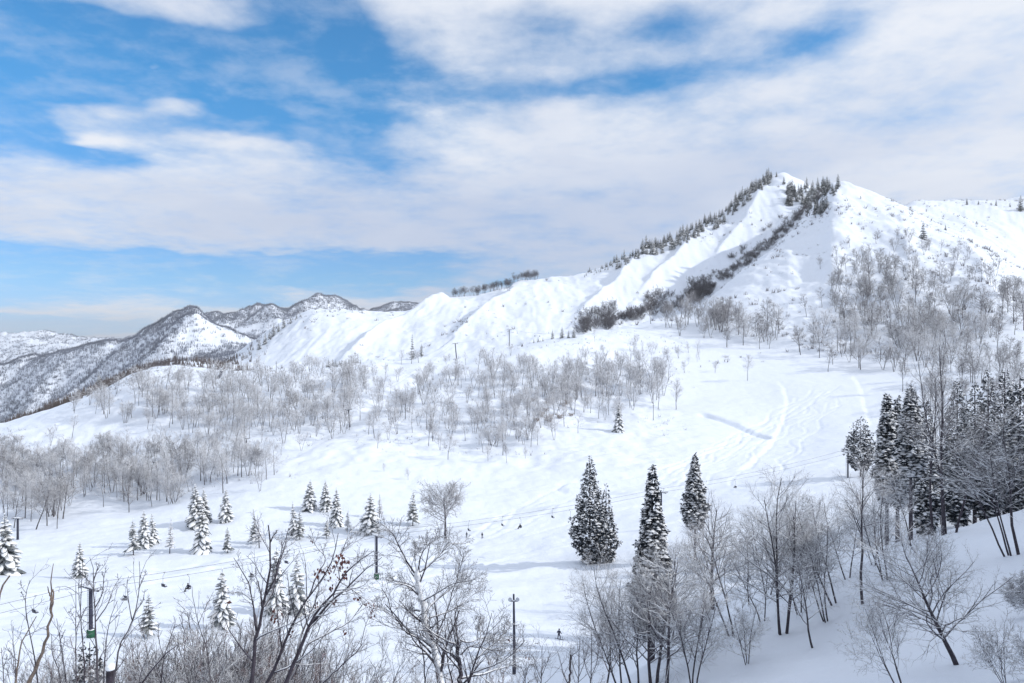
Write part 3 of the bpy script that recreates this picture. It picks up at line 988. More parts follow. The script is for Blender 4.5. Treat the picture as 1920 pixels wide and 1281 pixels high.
for (u, v, hh, yaw, lab, pose, jk, tr, gear) in (
        (1048, 1199, 20, -.5, "person in navy jacket riding a snowboard, alone on the piste right of the floodlight mast", 'ride', 'navy', 'navy', 'board'),
        (608, 1236, 21, .5, "person in black jacket and dark red trousers skiing behind the red-leaved tree", 'ride', 'black', 'maroon', 'skis'),
        (875, 1008, 10, 0.2, "small dark person standing under the chairlift, left of another person", 'stand', 'slate', 'black', 'skis'),
        (904, 1009, 10, -.3, "small dark person standing under the chairlift, right of another person", 'stand', 'black', 'navy', 'skis')):
    person(hit(u, v, 96) - np.array([0, 0, .02]), yaw, lab, pose, jk, tr, gear)

# ------------------------------------------------------------------ lift towers, cables and chairs


def lift_tower(loc, H, yaw, label, group, arm=2.2, mast_r=.3, pad=False, ladder=True, lean=(0, 0), frame=True, mat='steel'):
    o = thing("lift_tower", label, "lift tower", loc, (lean[0], lean[1], yaw), 1, group)
    g = Geo()
    g.tubes(np.array([[(0, 0, -1), (0, 0, H * .5), (0, 0, H)]]), np.array([[mast_r, mast_r * .9, mast_r * .8]]), 10, True)
    part("mast", g.mesh("tower_mast", M[mat]), o)
    g = Geo().box((0, 0, H - .1), (arm * 2 + .3, .28, .26))
    part("crossarm", g.mesh("tower_crossarm", M[mat]), o)
    for s in (-1, 1):
        g = Geo().box((s * arm, 0, H - .02), (.14, 1.7, .14))
        for k in range(4):
            y = -.66 + k * .44
            th = np.linspace(0, 2 * math.pi, 11)
            g.tubes(np.array([[(s * arm, y + .2 * math.cos(a), H + .16 + .2 * math.sin(a)) for a in th]]), np.full((1, 11), .05), 5)
        part("sheave_assembly", g.mesh("sheave_assembly", M['galv']), o)
    if frame:
        g = Geo()
        for s in (-1, 1):
            g.rod((s * arm * .45, 0, H), (s * arm * .62, 0, H + 1.1), .05, 5)
        g.rod((-arm * .75, 0, H + 1.1), (arm * .75, 0, H + 1.1), .05, 5)
        part("lifting_frame", g.mesh("lifting_frame", M['galv']), o)
    g = Geo()
    rg = np.random.default_rng(int(abs(loc[0]) * 10))
    xs = np.linspace(-arm - .1, arm + .1, 9)
    g.tubes(np.array([[(x, 0, H + .06 + .05 * rg.random()) for x in xs]]), np.array([[.06] + list(rg.uniform(.14, .26, 7)) + [.06]]), 7, True)
    part("snow_cover", g.mesh("tower_snow", M['tree_snow']), o)
    if ladder:
        g = Geo()
        x0 = -mast_r - .32
        for x in (x0 - .18, x0 + .18):
            g.rod((x, -.05, .2), (x, -.05, H - .2), .03, 4)
        for z in np.arange(.4, H - .3, .34):
            g.rod((x0 - .18, -.05, z), (x0 + .18, -.05, z), .02, 4)
        part("ladder", g.mesh("tower_ladder", M['galv']), o)
    if pad:
        part("padding", Geo().box((0, 0, .55), (mast_r * 2 + .22, mast_r * 2 + .22, 1.5)).mesh("tower_padding", M['green']), o)
        part("snow_cap", Geo().lump(rg, (.05, 0, 1.3), .46, .22, 8, 4).mesh("padding_snow", M['tree_snow']), o)
    return o


def line_yaw(a, b):
    d = b - a
    return math.atan2(d[1], d[0]) - math.pi / 2


GT = "chairlift towers across the piste"
base2 = [hit(170, 1196, 96), hit(706, 1086, 96), hit(1240, 990, 150), hit(1590, 896, 150)]
tops2 = [1103, 1004, 922, 848]
H2 = [px_h(p, (CV - v * 1.0) + (F * -p[2] / p[1])) for p, v in zip(base2, tops2)]
labs2 = ["dark lift tower with green foot padding behind the bare saplings at lower left", "dark lift tower with ladder and green foot padding, left of the snow-plastered tree",
         "lift tower half hidden behind the middle tall cedar", "grey lift tower beside the short cedar at the right end of the line"]
arm_pts = []
for k, (p, h) in enumerate(zip(base2, H2)):
    a, b = base2[max(0, k - 1)], base2[min(3, k + 1)]
    yw = line_yaw(a, b)
    lift_tower(p, h, yw, labs2[k], GT, arm=2.0, mast_r=.34 if k < 2 else .28, pad=k < 2)
    ax = np.array([math.cos(yw), math.sin(yw), 0])
    top = p + np.array([0, 0, h + .36])
    arm_pts.append((top - ax * 2.0, top + ax * 2.0))
d0 = arm_pts[0][0] - arm_pts[1][0]
ext = [(arm_pts[0][i] + d0 / np.linalg.norm(d0) * 60 + np.array([0, 0, -2])) for i in (0, 1)]
d1 = arm_pts[3][0] - arm_pts[2][0]
ext2 = [(arm_pts[3][i] + d1 / np.linalg.norm(d1) * 60 + np.array([0, 0, 6])) for i in (0, 1)]
cables = []
for i in (0, 1):
    pts = [ext[i]] + [a[i] for a in arm_pts] + [ext2[i]]
    poly = []
    for a, b in zip(pts[:-1], pts[1:]):
        for t in np.linspace(0, 1, 15)[:-1]:
            q = a + (b - a) * t
            q = q - np.array([0, 0, 4 * .012 * np.linalg.norm(b - a) * t * (1 - t)])
            poly.append(q)
    poly.append(pts[-1])
    poly = np.array(poly)
    cables.append(poly)
    single("lift_cable", Geo().tubes(poly[None], np.full((1, len(poly)), .033), 5).mesh("lift_cable", M['cable']),
           ["steel haul rope along the nearer side of the piste chairlift towers", "steel haul rope along the farther side of the piste chairlift towers"][i], "cable", group="haul ropes of the piste chairlift")


def on_cable(poly, u):
    pu = CU + F * poly[:, 0] / poly[:, 1]
    k = int(np.clip(np.searchsorted(pu, u), 1, len(pu) - 1))
    t = (u - pu[k - 1]) / (pu[k] - pu[k - 1])
    return poly[k - 1] + (poly[k] - poly[k - 1]) * t, poly[k] - poly[k - 1]


def lift_chair(p, yaw, label, group, drop=2.5):
    o = thing("lift_chair", label, "lift chair", p, (0, 0, yaw), 1, group)
    g = Geo().tubes(np.array([[(0, 0, .12), (0, 0, -.2), (0, -.28, -.5), (0, -.30, -drop * .72), (0, -.24, -drop + .5)]]), np.full((1, 5), .035), 6, True)
    g.box((0, 0, .02), (.12, .34, .14))
    part("hanger", g.mesh("chair_hanger", M['galv']), o)
    g = Geo().box((0, 0, -drop), (1.0, .46, .07))
    g.box((0, -.22, -drop + .06), (1.0, .06, .1))
    part("seat", g.mesh("chair_seat", M['steel']), o)
    part("backrest", Geo().box((0, -.27, -drop + .34), (1.0, .05, .34)).mesh("chair_backrest", M['steel']), o)
    g = Geo()
    for s in (-1, 1):
        g.tubes(np.array([[(s * .5, -.27, -drop + .5), (s * .5, .0, -drop + .32), (s * .5, .2, -drop + .02)]]), np.full((1, 3), .025), 5)
    g.tubes(np.array([[(-.5, -.26, -drop + .52), (0, -.24, -drop + .56), (.5, -.26, -drop + .52)]]), np.full((1, 3), .025), 5)
    part("side_frame", g.mesh("chair_frame", M['galv']), o)
    return o


chairs = [(66, 0, "empty lift chair behind the broken snag at far left", 0), (232, 1, "empty lift chair just right of the lower left lift tower", 0), (308, 0, "empty lift chair left of the riding person at lower left", 0),
          (352, 1, "lift chair carrying a dark seated person at lower left", 1), (470, 1, "empty lift chair behind the leafless stem of the red-leaved tree", 0),
          (538, 0, "empty lift chair between the red-leaved tree and the padded tower", 0), (880, 0, "empty lift chair between the two standing persons", 0), (943, 0, "empty lift chair left of the chair with a person, mid piste", 0),
          (975, 1, "lift chair carrying a dark seated person in mid piste", 1), (1037, 0, "empty lift chair halfway from the seated person to the forked cedar", 0), (1068, 1, "empty lift chair touching the left edge of the forked cedar", 0),
          (1325, 0, "empty lift chair just right of the slim cedar", 0), (1378, 1, "empty lift chair above the large bare tree clump", 0)]
for u, side, lab, rider in chairs:
    p, d = on_cable(cables[side], u)
    yw = math.atan2(d[1], d[0]) - math.pi / 2 + (math.pi if side else 0)
    lift_chair(p, yw, lab, "chairs on the piste chairlift")
    if rider:
        q = p + np.array([0, 0, -2.46])
        person(q, yw, "person in dark clothes sitting on the lift chair " + ("near the lower left tower" if u < 500 else "in mid piste"), 'sit', 'navy', 'black', 'skis', False)

GK = "towers of the lift up the knoll"
knoll_t = [(33, 1012, 972, "short dark T-shaped lift tower at the far left edge of the knoll wood"), (295, 909, 866, "leaning dark lift tower among the trees at the knoll's left foot"),
           (462, 856, 822, "dark lift tower at the right edge of the left wood"), (656, 801, 768, "dark T-shaped lift tower alone in the clearing halfway up the knoll"),
           (856, 673, 644, "dark lift tower on the knoll crest right of the dark pine"), (955, 649, 618, "T-shaped lift tower standing highest against the white mountain")]
kb = [hit(u, v, 150) for u, v, _, _ in knoll_t]
ktop = []
for k, ((u, v, tv, lab), p) in enumerate(zip(knoll_t, kb)):
    h = px_h(p, v - tv)
    yw = line_yaw(kb[max(0, k - 1)], kb[min(5, k + 1)])
    lift_tower(p, h, yw, lab, GK, arm=1.7, mast_r=.38, ladder=False, frame=k in (3, 5), lean=(0, -.09 if k in (1, 3, 4) else 0))
    ax = np.array([math.cos(yw), math.sin(yw), 0])
    ktop.append([p + np.array([0, 0, h + .36]) + s * ax * 1.7 for s in (-1, 1)])
for i in (0, 1):
    pts = [t[i] for t in ktop]
    e = hit(1070, 640, 400) + np.array([0, 0, 6.0])
    poly = []
    for a, b in zip(pts, pts[1:] + [e]):
        for t in np.linspace(0, 1, 9)[:-1]:
            poly.append(a + (b - a) * t - np.array([0, 0, 4 * .012 * np.linalg.norm(b - a) * t * (1 - t)]))
    poly = np.array(poly + [e])
    single("lift_cable", Geo().tubes(poly[None], np.full((1, len(poly)), .025), 5).mesh("knoll_cable", M['cable']),
           ["thin haul rope on the left side of the knoll lift towers", "thin haul rope on the right side of the knoll lift towers"][i], "cable", group="haul ropes of the knoll lift")
    for u in ((933, 1003) if i == 0 else (970, 1012)):
        p, d = on_cable(poly, u)
        lift_chair(p, math.atan2(d[1], d[0]) - math.pi / 2, "tiny empty lift chair %s the topmost knoll lift tower" % {933: "just left of", 970: "just right of", 1003: "well right of", 1012: "farthest right of"}[u],
                   "chairs by the topmost knoll tower", 2.6)

# a slanting dark post on the shelf of the knoll
p = hit(409, 709, 300)
o = thing("ramp_post", "short thick dark post leaning right on the snowy shelf", "post", p, (0, 0, 0))
h = px_h(p, 13)
part("post", Geo().tubes(np.array([[(0, 0, -.6), (h * .55, 0, h)]]), np.array([[.9, .8]]), 6, True).mesh("slant_post", M['steel']), o)
part("top_beam", Geo().box((h * .62, 0, h), (3.4, 1.0, .5)).mesh("slant_beam", M['steel']), o)
part("snow_cap", Geo().lump(np.random.default_rng(2), (h * .6, 0, h + .3), 1.1, .35).mesh("slant_snow", M['tree_snow']), o)
for u, v, tv, lab in ((1225, 788, 755, "thin bare marker pole on open snow right of the knoll wood"), (518, 700, 678, "thin dark pole with short arm on the knoll crest left of the small grove")):
    p = hit(u, v, 300)
    h = px_h(p, v - tv)
    o = thing("marker_pole", lab, "pole", p)
    part("pole", Geo().tubes(np.array([[(0, 0, -.5), (0, 0, h)]]), np.array([[.16, .12]]), 7, True).mesh("marker_pole", M['bark_grey']), o)
    part("arm", Geo().rod((-.7, 0, h * .82), (.7, 0, h * .82), .08, 6).mesh("pole_arm", M['bark_grey']), o)

# floodlight mast
p = hit(964, 1264, 90)
h = px_h(p, 1264 - 1114)
o = thing("floodlight_mast", "tall dark floodlight mast with two lamps on the lower piste", "lamp post", p)
part("mast", Geo().tubes(np.array([[(0, 0, -1), (0, 0, h * .5), (-.06, 0, h)]]), np.array([[.24, .19, .12]]), 9, True).mesh("flood_mast", M['steel']), o)
part("crossarm", Geo().box((-.05, 0, h - .95), (1.15, .16, .12)).mesh("flood_arm", M['steel']), o)
for x, yw in ((-.55, .4), (.45, -.3)):
    g = Geo().tubes(np.array([[(x, .14, h - .62), (x, 0, h - .64), (x, -.22, h - .7)]]), np.array([[.14, .2, .27]]), 10, True)
    fl = part("floodlight", g.mesh("floodlight", M['galv']), o)
    part("lamp_glass", Geo().tubes(np.array([[(x, -.215, h - .7), (x, -.24, h - .706)]]), np.array([[.24, .23]]), 10, True).mesh("lamp_glass", M['lens']), fl)
part("control_box", Geo().box((0, -.25, .75), (.5, .3, 1.1)).mesh("control_box", M['steel']), o)
part("snow_cap", Geo().lump(np.random.default_rng(8), (-.05, 0, h - .86), .2, .5).mesh("flood_snow", M['tree_snow']), o)

# ------------------------------------------------------------------ labels for the many trees
MARKS = [("lowest lift tower at the far left", 33, 990), ("leaning lift tower in the left wood", 295, 888), ("lift tower at the left wood's edge", 462, 838),
         ("lift tower in the knoll clearing", 656, 785), ("slanting post on the shelf", 413, 703), ("dark pine on the crest", 773, 648), ("crest lift tower beside the pine", 856, 658),
         ("topmost lift tower", 955, 633), ("brown scrub bank", 1035, 765), ("lone spruce below the scrub", 1160, 785), ("thin pole on open snow", 1225, 770),
         ("fan-shaped tree by the piste", 1402, 692), ("dark cedar at the mountain's foot", 1492, 650), ("lone fir on the mountain face", 1730, 432), ("near summit", 1562, 348),
         ("main summit", 1470, 325), ("small dark grove", 645, 680), ("tall cedar stand on the right", 1800, 720), ("umbrella-shaped tree", 835, 960), ("snow-capped conifer on the left crest", 185, 708),
         ("foot of the dark gully", 1110, 610), ("hazy left peak", 360, 580), ("piste bend", 1475, 745), ("right end of the back ridge", 1915, 375), ("white hill behind the knoll", 600, 590)]


def where(u, v):
    r = []
    for nm, a, b in MARKS:
        r.append((math.hypot(u - a, v - b), nm, u - a, v - b))
    d, nm, du, dv = min(r)
    ang = (math.degrees(math.atan2(-dv, du)) + 360) % 360
    rel = ["right of", "up-right of", "above", "up-left of", "left of", "down-left of", "below", "down-right of"][int(((ang + 22.5) % 360) // 45)]
    far_ = "close" if d < 28 else "just" if d < 60 else "" if d < 105 else "well" if d < 160 else "far"
    return " ".join(x for x in (far_, rel, "the", nm) if x)


def size_word(hp, med):
    q = hp / med
    return "very tall" if q > 1.3 else "tall" if q > 1.1 else "middling" if q > .9 else "small" if q > .7 else "tiny"


# ------------------------------------------------------------------ tree templates
SHAPES = [
    ("round-crowned", dict(H=10, n=(19, 7, 8), ang=(50, 44, 42), lf=(.46, .52, .5), clear=.3)),
    ("two-stemmed", dict(H=10, stems=2, spread=.22, n=(13, 7, 8), ang=(42, 42, 42), clear=.28)),
    ("slender", dict(H=11, n=(18, 6, 8), ang=(34, 40, 42), lf=(.34, .5, .5), clear=.36, r=.010)),
    ("three-stemmed", dict(H=10, stems=3, spread=.3, n=(11, 6, 8), ang=(40, 42, 42), clear=.3)),
    ("vase-shaped", dict(H=10, n=(17, 7, 8), ang=(36, 38, 40), lf=(.5, .5, .5), clear=.22, trop=(.10, .10, .06))),
    ("broad", dict(H=9, n=(19, 7, 8), ang=(62, 46, 44), lf=(.5, .5, .5), clear=.25)),
    ("leaning", dict(H=10, lean=(-.32, 0), n=(17, 7, 8), ang=(46, 44, 42), clear=.34)),
    ("bushy", dict(H=7, stems=5, spread=.5, n=(9, 6, 8), ang=(38, 42, 42), clear=.12, r=.011)),
]
BARE = []
for k, (nm, kw) in enumerate(SHAPES):
    for v_ in range(2 if k in (0, 2, 4) else 1):
        BARE.append((nm, bake(bare_tree(100 + k * 7 + v_, twig=.021, fine_tw=False, extra=2, tw='twig_frost' if (k + v_) % 4 != 2 else 'twig', **kw), "bare_tree"), kw['H']))
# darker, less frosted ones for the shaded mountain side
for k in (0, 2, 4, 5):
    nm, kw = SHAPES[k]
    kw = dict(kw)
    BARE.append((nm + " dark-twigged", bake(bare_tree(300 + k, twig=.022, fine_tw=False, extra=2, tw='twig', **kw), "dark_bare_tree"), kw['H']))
NB = len(BARE)
LIGHT = list(range(0, NB - 4))
DARK = list(range(NB - 4, NB))
# very light copies for the woods that nobody would count
STUFF_T = [bake(bare_tree(400 + k, H=10, stems=1 + k % 3, spread=.25, n=(11, 6, 6), ang=(44, 42, 42), twig=.036, sides=(3, 3, 3), fine_tw=False, r=.012, tw='twig_frost' if k < 5 else 'twig_dark' if k < 8 else 'twig'), "wood_tree") for k in range(11)]
SHRUB = [bake(bare_tree(500 + k, H=3.2, stems=7, spread=.6, n=(8, 5, 4), ang=(34, 38, 40), clear=.1, r=.010, twig=.016, sides=(4, 3, 3), fine_tw=False, extra=2,
                        bark='bark_dark' if k % 2 else 'bark_grey', tw='twig_dark' if k % 2 else 'twig'), "shrub") for k in range(4)]
BROWN = [bake(bare_tree(520 + k, H=3, stems=8, spread=.8, n=(8, 5, 5), ang=(40, 42, 42), clear=.05, r=.010, twig=.03, sides=(4, 3, 3), fine_tw=False, extra=2, tw='brown'), "brown_shrub") for k in range(2)]
SPR = [bake(spruce(600 + k, H=8, rad=r_, whorls=w_, boughs=b_, snow=.9, droop=d_, slab=.2), "spruce") for k, (r_, w_, b_, d_) in enumerate(((2.1, 14, 8, .55), (1.75, 16, 8, .62), (2.35, 13, 9, .5), (1.9, 12, 7, .7), (2.1, 17, 7, .45)))]
THIN = [bake(spruce(620 + k, H=8, rad=1.7, whorls=15, boughs=7, snow=.55, droop=.35, sparse=.22, clear=.2, slab=.1), "thin_spruce") for k in range(2)]
LARCH = [bake(spruce(640 + k, H=8, rad=1.3, whorls=17, boughs=7, snow=.3, droop=.18, sparse=.3, clear=.22, green='twig_frost', slab=.06), "larch") for k in range(2)]
RIDGE = [bake(spruce(660 + k, H=10, rad=2.5, whorls=12, boughs=7, snow=s_, droop=.35, clear=.06, slab=.14), "ridge_conifer") for k, s_ in enumerate((.18, .35, .75))]

BT = []          # bare trees wanted: (pixel height, u, v, point, template, yaw, group)


def inside(poly, x, y):
    c = False
    j = len(poly) - 1
    for i in range(len(poly)):
        if (poly[i][1] > y) != (poly[j][1] > y) and x < (poly[j][0] - poly[i][0]) * (y - poly[i][1]) / (poly[j][1] - poly[i][1]) + poly[i][0]:
            c = not c
        j = i
    return c


def scatter(poly, n, h0, h1, kinds, group, sep=6, ymin=150, ymax=1e9):
    xs, ys = [q[0] for q in poly], [q[1] for q in poly]
    got, tries = [], 0
    while len(got) < n and tries < n * 60:
        tries += 1
        u, v = rnd.uniform(min(xs), max(xs)), rnd.uniform(min(ys), max(ys))
        if not inside(poly, u, v) or any((u - a) ** 2 + 3 * (v - b) ** 2 < sep * sep for a, b in got):
            continue
        if sep < 13 and 1.0 + 1.1 * float(fbm(np.array([u / 75.0]), np.array([v / 34.0]), 3, 121)[0]) < rnd.random():
            continue
        got.append((u, v))
        if sep < 13:
            u, v = u + rnd.gauss(0, 20), v + rnd.gauss(0, 8)
        p = hit(u, v, ymin, ymax)
        if p is None:
            continue
        h = h1 * rnd.choice((rnd.uniform(.5, .75), rnd.uniform(.7, 1.0), rnd.uniform(.7, 1.05)))
        BT.append((h * F / p[1], u, v, p, rnd.choice(kinds), rnd.uniform(0, 6.28), h, group))


scatter([(-30, 880), (60, 872), (170, 880), (180, 925), (120, 985), (60, 1000), (-30, 960)], 70, 12, 17, LIGHT + DARK, "grey wood at the knoll's left foot", 5)
scatter([(165, 880), (240, 868), (320, 850), (345, 890), (330, 935), (250, 965), (170, 940)], 56, 11, 16, LIGHT + DARK, "grey wood at the knoll's left foot", 5)
scatter([(320, 860), (400, 850), (500, 860), (505, 905), (440, 925), (380, 930), (320, 960)], 44, 10, 15, LIGHT, "grey wood at the knoll's left foot", 9)
scatter([(130, 770), (230, 735), (330, 720), (450, 715), (600, 710), (700, 705), (735, 720), (640, 790), (600, 812), (480, 832), (400, 828), (320, 800), (220, 790)], 205, 11, 15.5, LIGHT, "open wood on the upper left of the knoll", 5)
scatter([(610, 815), (700, 770), (760, 735), (850, 712), (960, 720), (1060, 740), (1100, 740), (1050, 800), (980, 840), (960, 855), (860, 830), (700, 830)], 140, 9.5, 14, LIGHT, "birch wood on the middle of the knoll", 5)
scatter([(890, 690), (980, 690), (1080, 690), (1200, 690), (1255, 715), (1250, 750), (1170, 790), (1090, 775), (1060, 745), (960, 725), (890, 712)], 125, 12, 16, LIGHT, "birch wood on the right of the knoll", 5)
scatter([(1090, 655), (1200, 650), (1290, 665), (1350, 690), (1280, 692), (1180, 686)], 26, 6, 9, LIGHT, "low trees on the knoll's right shoulder", 9)
scatter([(1225, 610), (1300, 625), (1400, 640), (1500, 665), (1560, 690), (1480, 660), (1400, 612), (1300, 590)], 64, 15, 22, LIGHT + DARK, "trees along the mountain's foot", 8)
scatter([(1560, 640), (1640, 640), (1720, 690), (1640, 702), (1580, 695)], 18, 15, 22, DARK + LIGHT, "trees along the mountain's foot", 10)
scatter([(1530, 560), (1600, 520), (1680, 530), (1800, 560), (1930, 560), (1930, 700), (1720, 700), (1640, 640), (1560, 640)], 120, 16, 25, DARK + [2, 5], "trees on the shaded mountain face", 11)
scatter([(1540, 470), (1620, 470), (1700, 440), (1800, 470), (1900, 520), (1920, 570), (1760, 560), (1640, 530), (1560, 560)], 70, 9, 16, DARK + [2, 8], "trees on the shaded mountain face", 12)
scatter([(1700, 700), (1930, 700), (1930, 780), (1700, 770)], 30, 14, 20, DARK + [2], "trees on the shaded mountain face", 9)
scatter([(60, 800), (300, 780), (560, 790), (760, 700), (980, 690), (1180, 770), (1060, 830), (940, 850), (640, 830), (470, 870), (300, 860), (60, 860)], 85, 6, 12, LIGHT, "open wood on the upper left of the knoll", 8)
scatter([(560, 700), (760, 680), (850, 680), (940, 660), (960, 672), (860, 700), (700, 706)], 14, 7, 10, LIGHT, "open wood on the upper left of the knoll", 12)
for u, v, tv, k in ((1402, 714, 664, 4), (840, 862, 812, 0), (765, 900, 878, 7), (720, 884, 868, 7), (1008, 835, 800, 1), (950, 868, 830, 3), (915, 865, 835, 7), (1268, 768, 712, 7), (985, 860, 838, 7)):
    p = hit(u, v, 150)
    BT.append((v - tv + 40, u, v, p, k, rnd.uniform(0, 6), px_h(p, v - tv), "single trees on open snow"))
# a fringe of leafless trees along the white hills' skyline
for i in range(64):
    u = rnd.uniform(845, 1008)
    j = int(np.argmin(np.abs(us - u)))
    sel = (rows > 900) & (rows < 1250)
    vs = CV - F * Z[sel, j] / rows[sel]
    k = int(np.argmin(vs))
    y = rows[sel][k] + rnd.uniform(-8, 8)
    p = np.array(((u - CU) / F * y, y, ground_z((u - CU) / F * y, y)))
    h = rnd.uniform(9, 15)
    BT.append((h * F / y, u, vs[k], p, rnd.choice(DARK), rnd.uniform(0, 6.28), h, "fringe of leafless trees on the white skyline"))

BT.sort(key=lambda q: -q[0])
N_OBJ = 258
groups = {}
for q in BT[:N_OBJ]:
    groups.setdefault(q[7], []).append(q[0])
used = {}
for (hp, u, v, p, k, yaw, h, grp) in BT[:N_OBJ]:
    shape, tpl, th = BARE[k]
    med = sorted(groups[grp])[len(groups[grp]) // 2]
    lab = f"{size_word(hp, med)} {shape} bare tree {where(u, v)}"
    if lab in used and used[lab] != grp:
        lab2 = lab + f" in the {grp.split(' on ')[0].split(' at ')[0].split(' along ')[0]}"
        lab = lab2 if len(lab2.split()) <= 16 else lab
    used[lab] = grp
    place(tpl, "bare_tree", lab, "bare tree", p - np.array([0, 0, .15]), h / th, yaw, group=grp, sx=rnd.uniform(.85, 1.12))


def merge(lst, name, label, tpls, mat_keys, sx=(.85, 1.15)):
    """many far trees as one object that nobody would count"""
    acc = {}
    for (p, yaw, s, k) in lst:
        c, sn_ = math.cos(yaw) * s, math.sin(yaw) * s
        for nm, me, g, mt in tpls[k]:
            v, q, t = g.arrays()
            w_ = np.stack([v[:, 0] * c - v[:, 1] * sn_, v[:, 0] * sn_ + v[:, 1] * c, v[:, 2] * s], -1) + p
            acc.setdefault(mat_keys.get(mt, mt), Geo()).add(w_, q, t)
    V, Q, T, MQ, MT, ms, off = [], [], [], [], [], [], 0
    for i, (mt, g) in enumerate(acc.items()):
        v, q, t = g.arrays()
        V.append(v)
        Q.append(q + off)
        T.append(t + off)
        MQ.append(np.full(len(q), i))
        MT.append(np.full(len(t), i))
        off += len(v)
        ms.append(M[mt])
    me = mesh_from(name, np.concatenate(V), np.concatenate(Q), np.concatenate(T), True, ms)
    me.polygons.foreach_set('material_index', np.concatenate(MQ + MT).astype(np.int32))
    return single(name, me, label, None, kind='stuff')


merge([(q[3], q[5], q[6] / 10, rnd.randrange(5, 8) if 'fringe' in q[7] else rnd.randrange(8, 11) if 'mountain' in q[7] else rnd.randrange(5)) for q in BT[N_OBJ:]], "bare_woods", "many smaller leafless trees filling the knoll and mountain woods", STUFF_T, {})

# ------------------------------------------------------------------ spruces and larches on the piste edge
LSP = [
    (10, 1078, 962, SPR, 0, "large snow-laden spruce cut by the left edge of the view"),
    (148, 1084, 1015, SPR, 2, "broad snow-laden spruce alone above the left snag"),
    (250, 1041, 972, THIN, 0, "thin spruce leaning against a snowier one at left"), (270, 1027, 956, SPR, 1, "snow-laden spruce directly behind the thin left spruce"),
    (288, 1020, 962, SPR, 0, "small snow-laden spruce tucked right of its neighbour at left"),
    (318, 1038, 970, LARCH, 0, "slim bare larch on open snow left of the tall spruce group"),
    (368, 987, 908, SPR, 1, "dark shaded spruce at the back of the tall spruce group"), (384, 980, 915, SPR, 0, "spruce in the middle of the tall spruce group"),
    (380, 1036, 940, SPR, 1, "tallest snow-laden spruce at the front of the group with its trunk showing"), (423, 979, 915, SPR, 2, "broad snow-laden spruce right of the tall spruce group"),
    (427, 1037, 985, THIN, 1, "smallest thin spruce on open snow below the broad one"),
    (477, 1019, 964, THIN, 0, "thin spruce touching a bare larch, left of the dark branch"), (486, 1028, 962, LARCH, 1, "bare larch touching a thin spruce on its left"),
    (552, 1003, 940, SPR, 1, "left one of two overlapping spruces behind the dark branches"), (562, 1012, 957, THIN, 1, "right one of two overlapping spruces, its trunk bare"),
    (580, 957, 898, SPR, 2, "uppermost broad spruce with a long shadow to its left"), (611, 957, 900, SPR, 1, "spruce between the uppermost broad one and the larger front one"),
    (631, 986, 914, SPR, 0, "large dark-footed spruce in front of the upper trio"), (612, 1010, 970, THIN, 0, "small pale spruce just below the large dark-footed one"),
    (651, 995, 953, LARCH, 0, "small bare larch right of the large dark-footed spruce"), (692, 1000, 924, SPR, 0, "tall spruce with its stem showing, directly behind the padded lift tower"),
    (711, 972, 924, LARCH, 1, "slim larch peeping out right of the spruce behind the tower"), (774, 986, 919, THIN, 1, "thin spruce with bare lower stem, left of the umbrella-shaped tree"),
    (515, 1155, 1022, SPR, 1, "big snow-laden spruce behind the dark forked stem"), (556, 1150, 1040, SPR, 2, "big snow-laden spruce behind the red-leaved branches"),
    (416, 1176, 1066, SPR, 0, "snow-laden spruce above the brush, left of the dark stem"), (277, 1195, 1110, THIN, 0, "thin snow-dusted spruce rising from the brush at lower left"),
    (1160, 810, 754, SPR, 1, "lone snow-laden spruce on open snow below the knoll wood"),
]
for u, v, tv, T_, k, lab in LSP:
    p = hit(u, v, 96)
    k = (k + int(u)) % len(T_)
    place(T_[k], "larch" if T_ is LARCH else "spruce", lab, "larch" if T_ is LARCH else "spruce", p, px_h(p, v - tv) / 8, rnd.uniform(0, 6.28), (rnd.uniform(-.05, .05), rnd.uniform(-.05, .05)), group="spruces and larches along the piste", sx=rnd.uniform(.86, 1.14))
p = hit(835, 1011, 96)
place(bake(bare_tree(71, H=8, n=(26, 8, 9), ang=(60, 44, 44), lf=(.66, .55, .5), clear=.36, twig=.026, r=.026, trop=(.08, .05, .03), extra=2, fine_tw=False, taper=.45), "umbrella_tree"), "bare_tree",
      "umbrella-shaped bare tree with stout pale trunk on the open piste edge", "bare tree", p, px_h(p, 92) / 8)

# ------------------------------------------------------------------ conifers on the ridges
RC = []
for i in range(185):
    u = 1092 + (1448 - 1092) * ((i + rnd.random()) / 185) ** .8
    j = int(np.argmin(np.abs(us - u)))
    sel = (rows > 1000) & (rows < 1330)
    vs = CV - F * Z[sel, j] / rows[sel]
    v0 = vs.min()
    big = .45 if u < 1150 else .8 if u < 1200 else 1.0
    dv = rnd.choice((0, 1, 2, 4, 7, 10, 14, 18)) * big
    RC.append((u, v0 + 1.5 + dv, (rnd.uniform(11, 21) if rnd.random() < .85 else rnd.uniform(20, 29)) * big, 2 if dv > 5 and rnd.random() < .75 else rnd.randrange(2), "conifers along the long skyline ridge"))
for i in range(92):
    t = rnd.random()
    u = rnd.choice((rnd.uniform(1476, 1500), rnd.uniform(1502, 1572), rnd.uniform(1508, 1550)))
    v = rnd.uniform(360, 386) if u < 1501 else rnd.uniform(350, 372) if u > 1550 else rnd.uniform(352, 402)
    RC.append((u, v, rnd.uniform(14, 27), rnd.randrange(2), "conifers crowding the saddle below the summit"))
for u, v, h in ((486, 655, 22), (497, 645, 24), (505, 636, 20), (513, 630, 26), (522, 622, 18), (532, 615, 22), (545, 606, 16), (556, 599, 12)):
    RC.append((u, v, h, 1, "conifers down the left edge of the white hill"))
for i in range(16):
    RC.append((612 + i * 4.2 + rnd.uniform(-1, 1), 690 - i * .5 + rnd.uniform(-3, 1), rnd.uniform(10, 18), rnd.randrange(2), "small dark grove behind the knoll"))
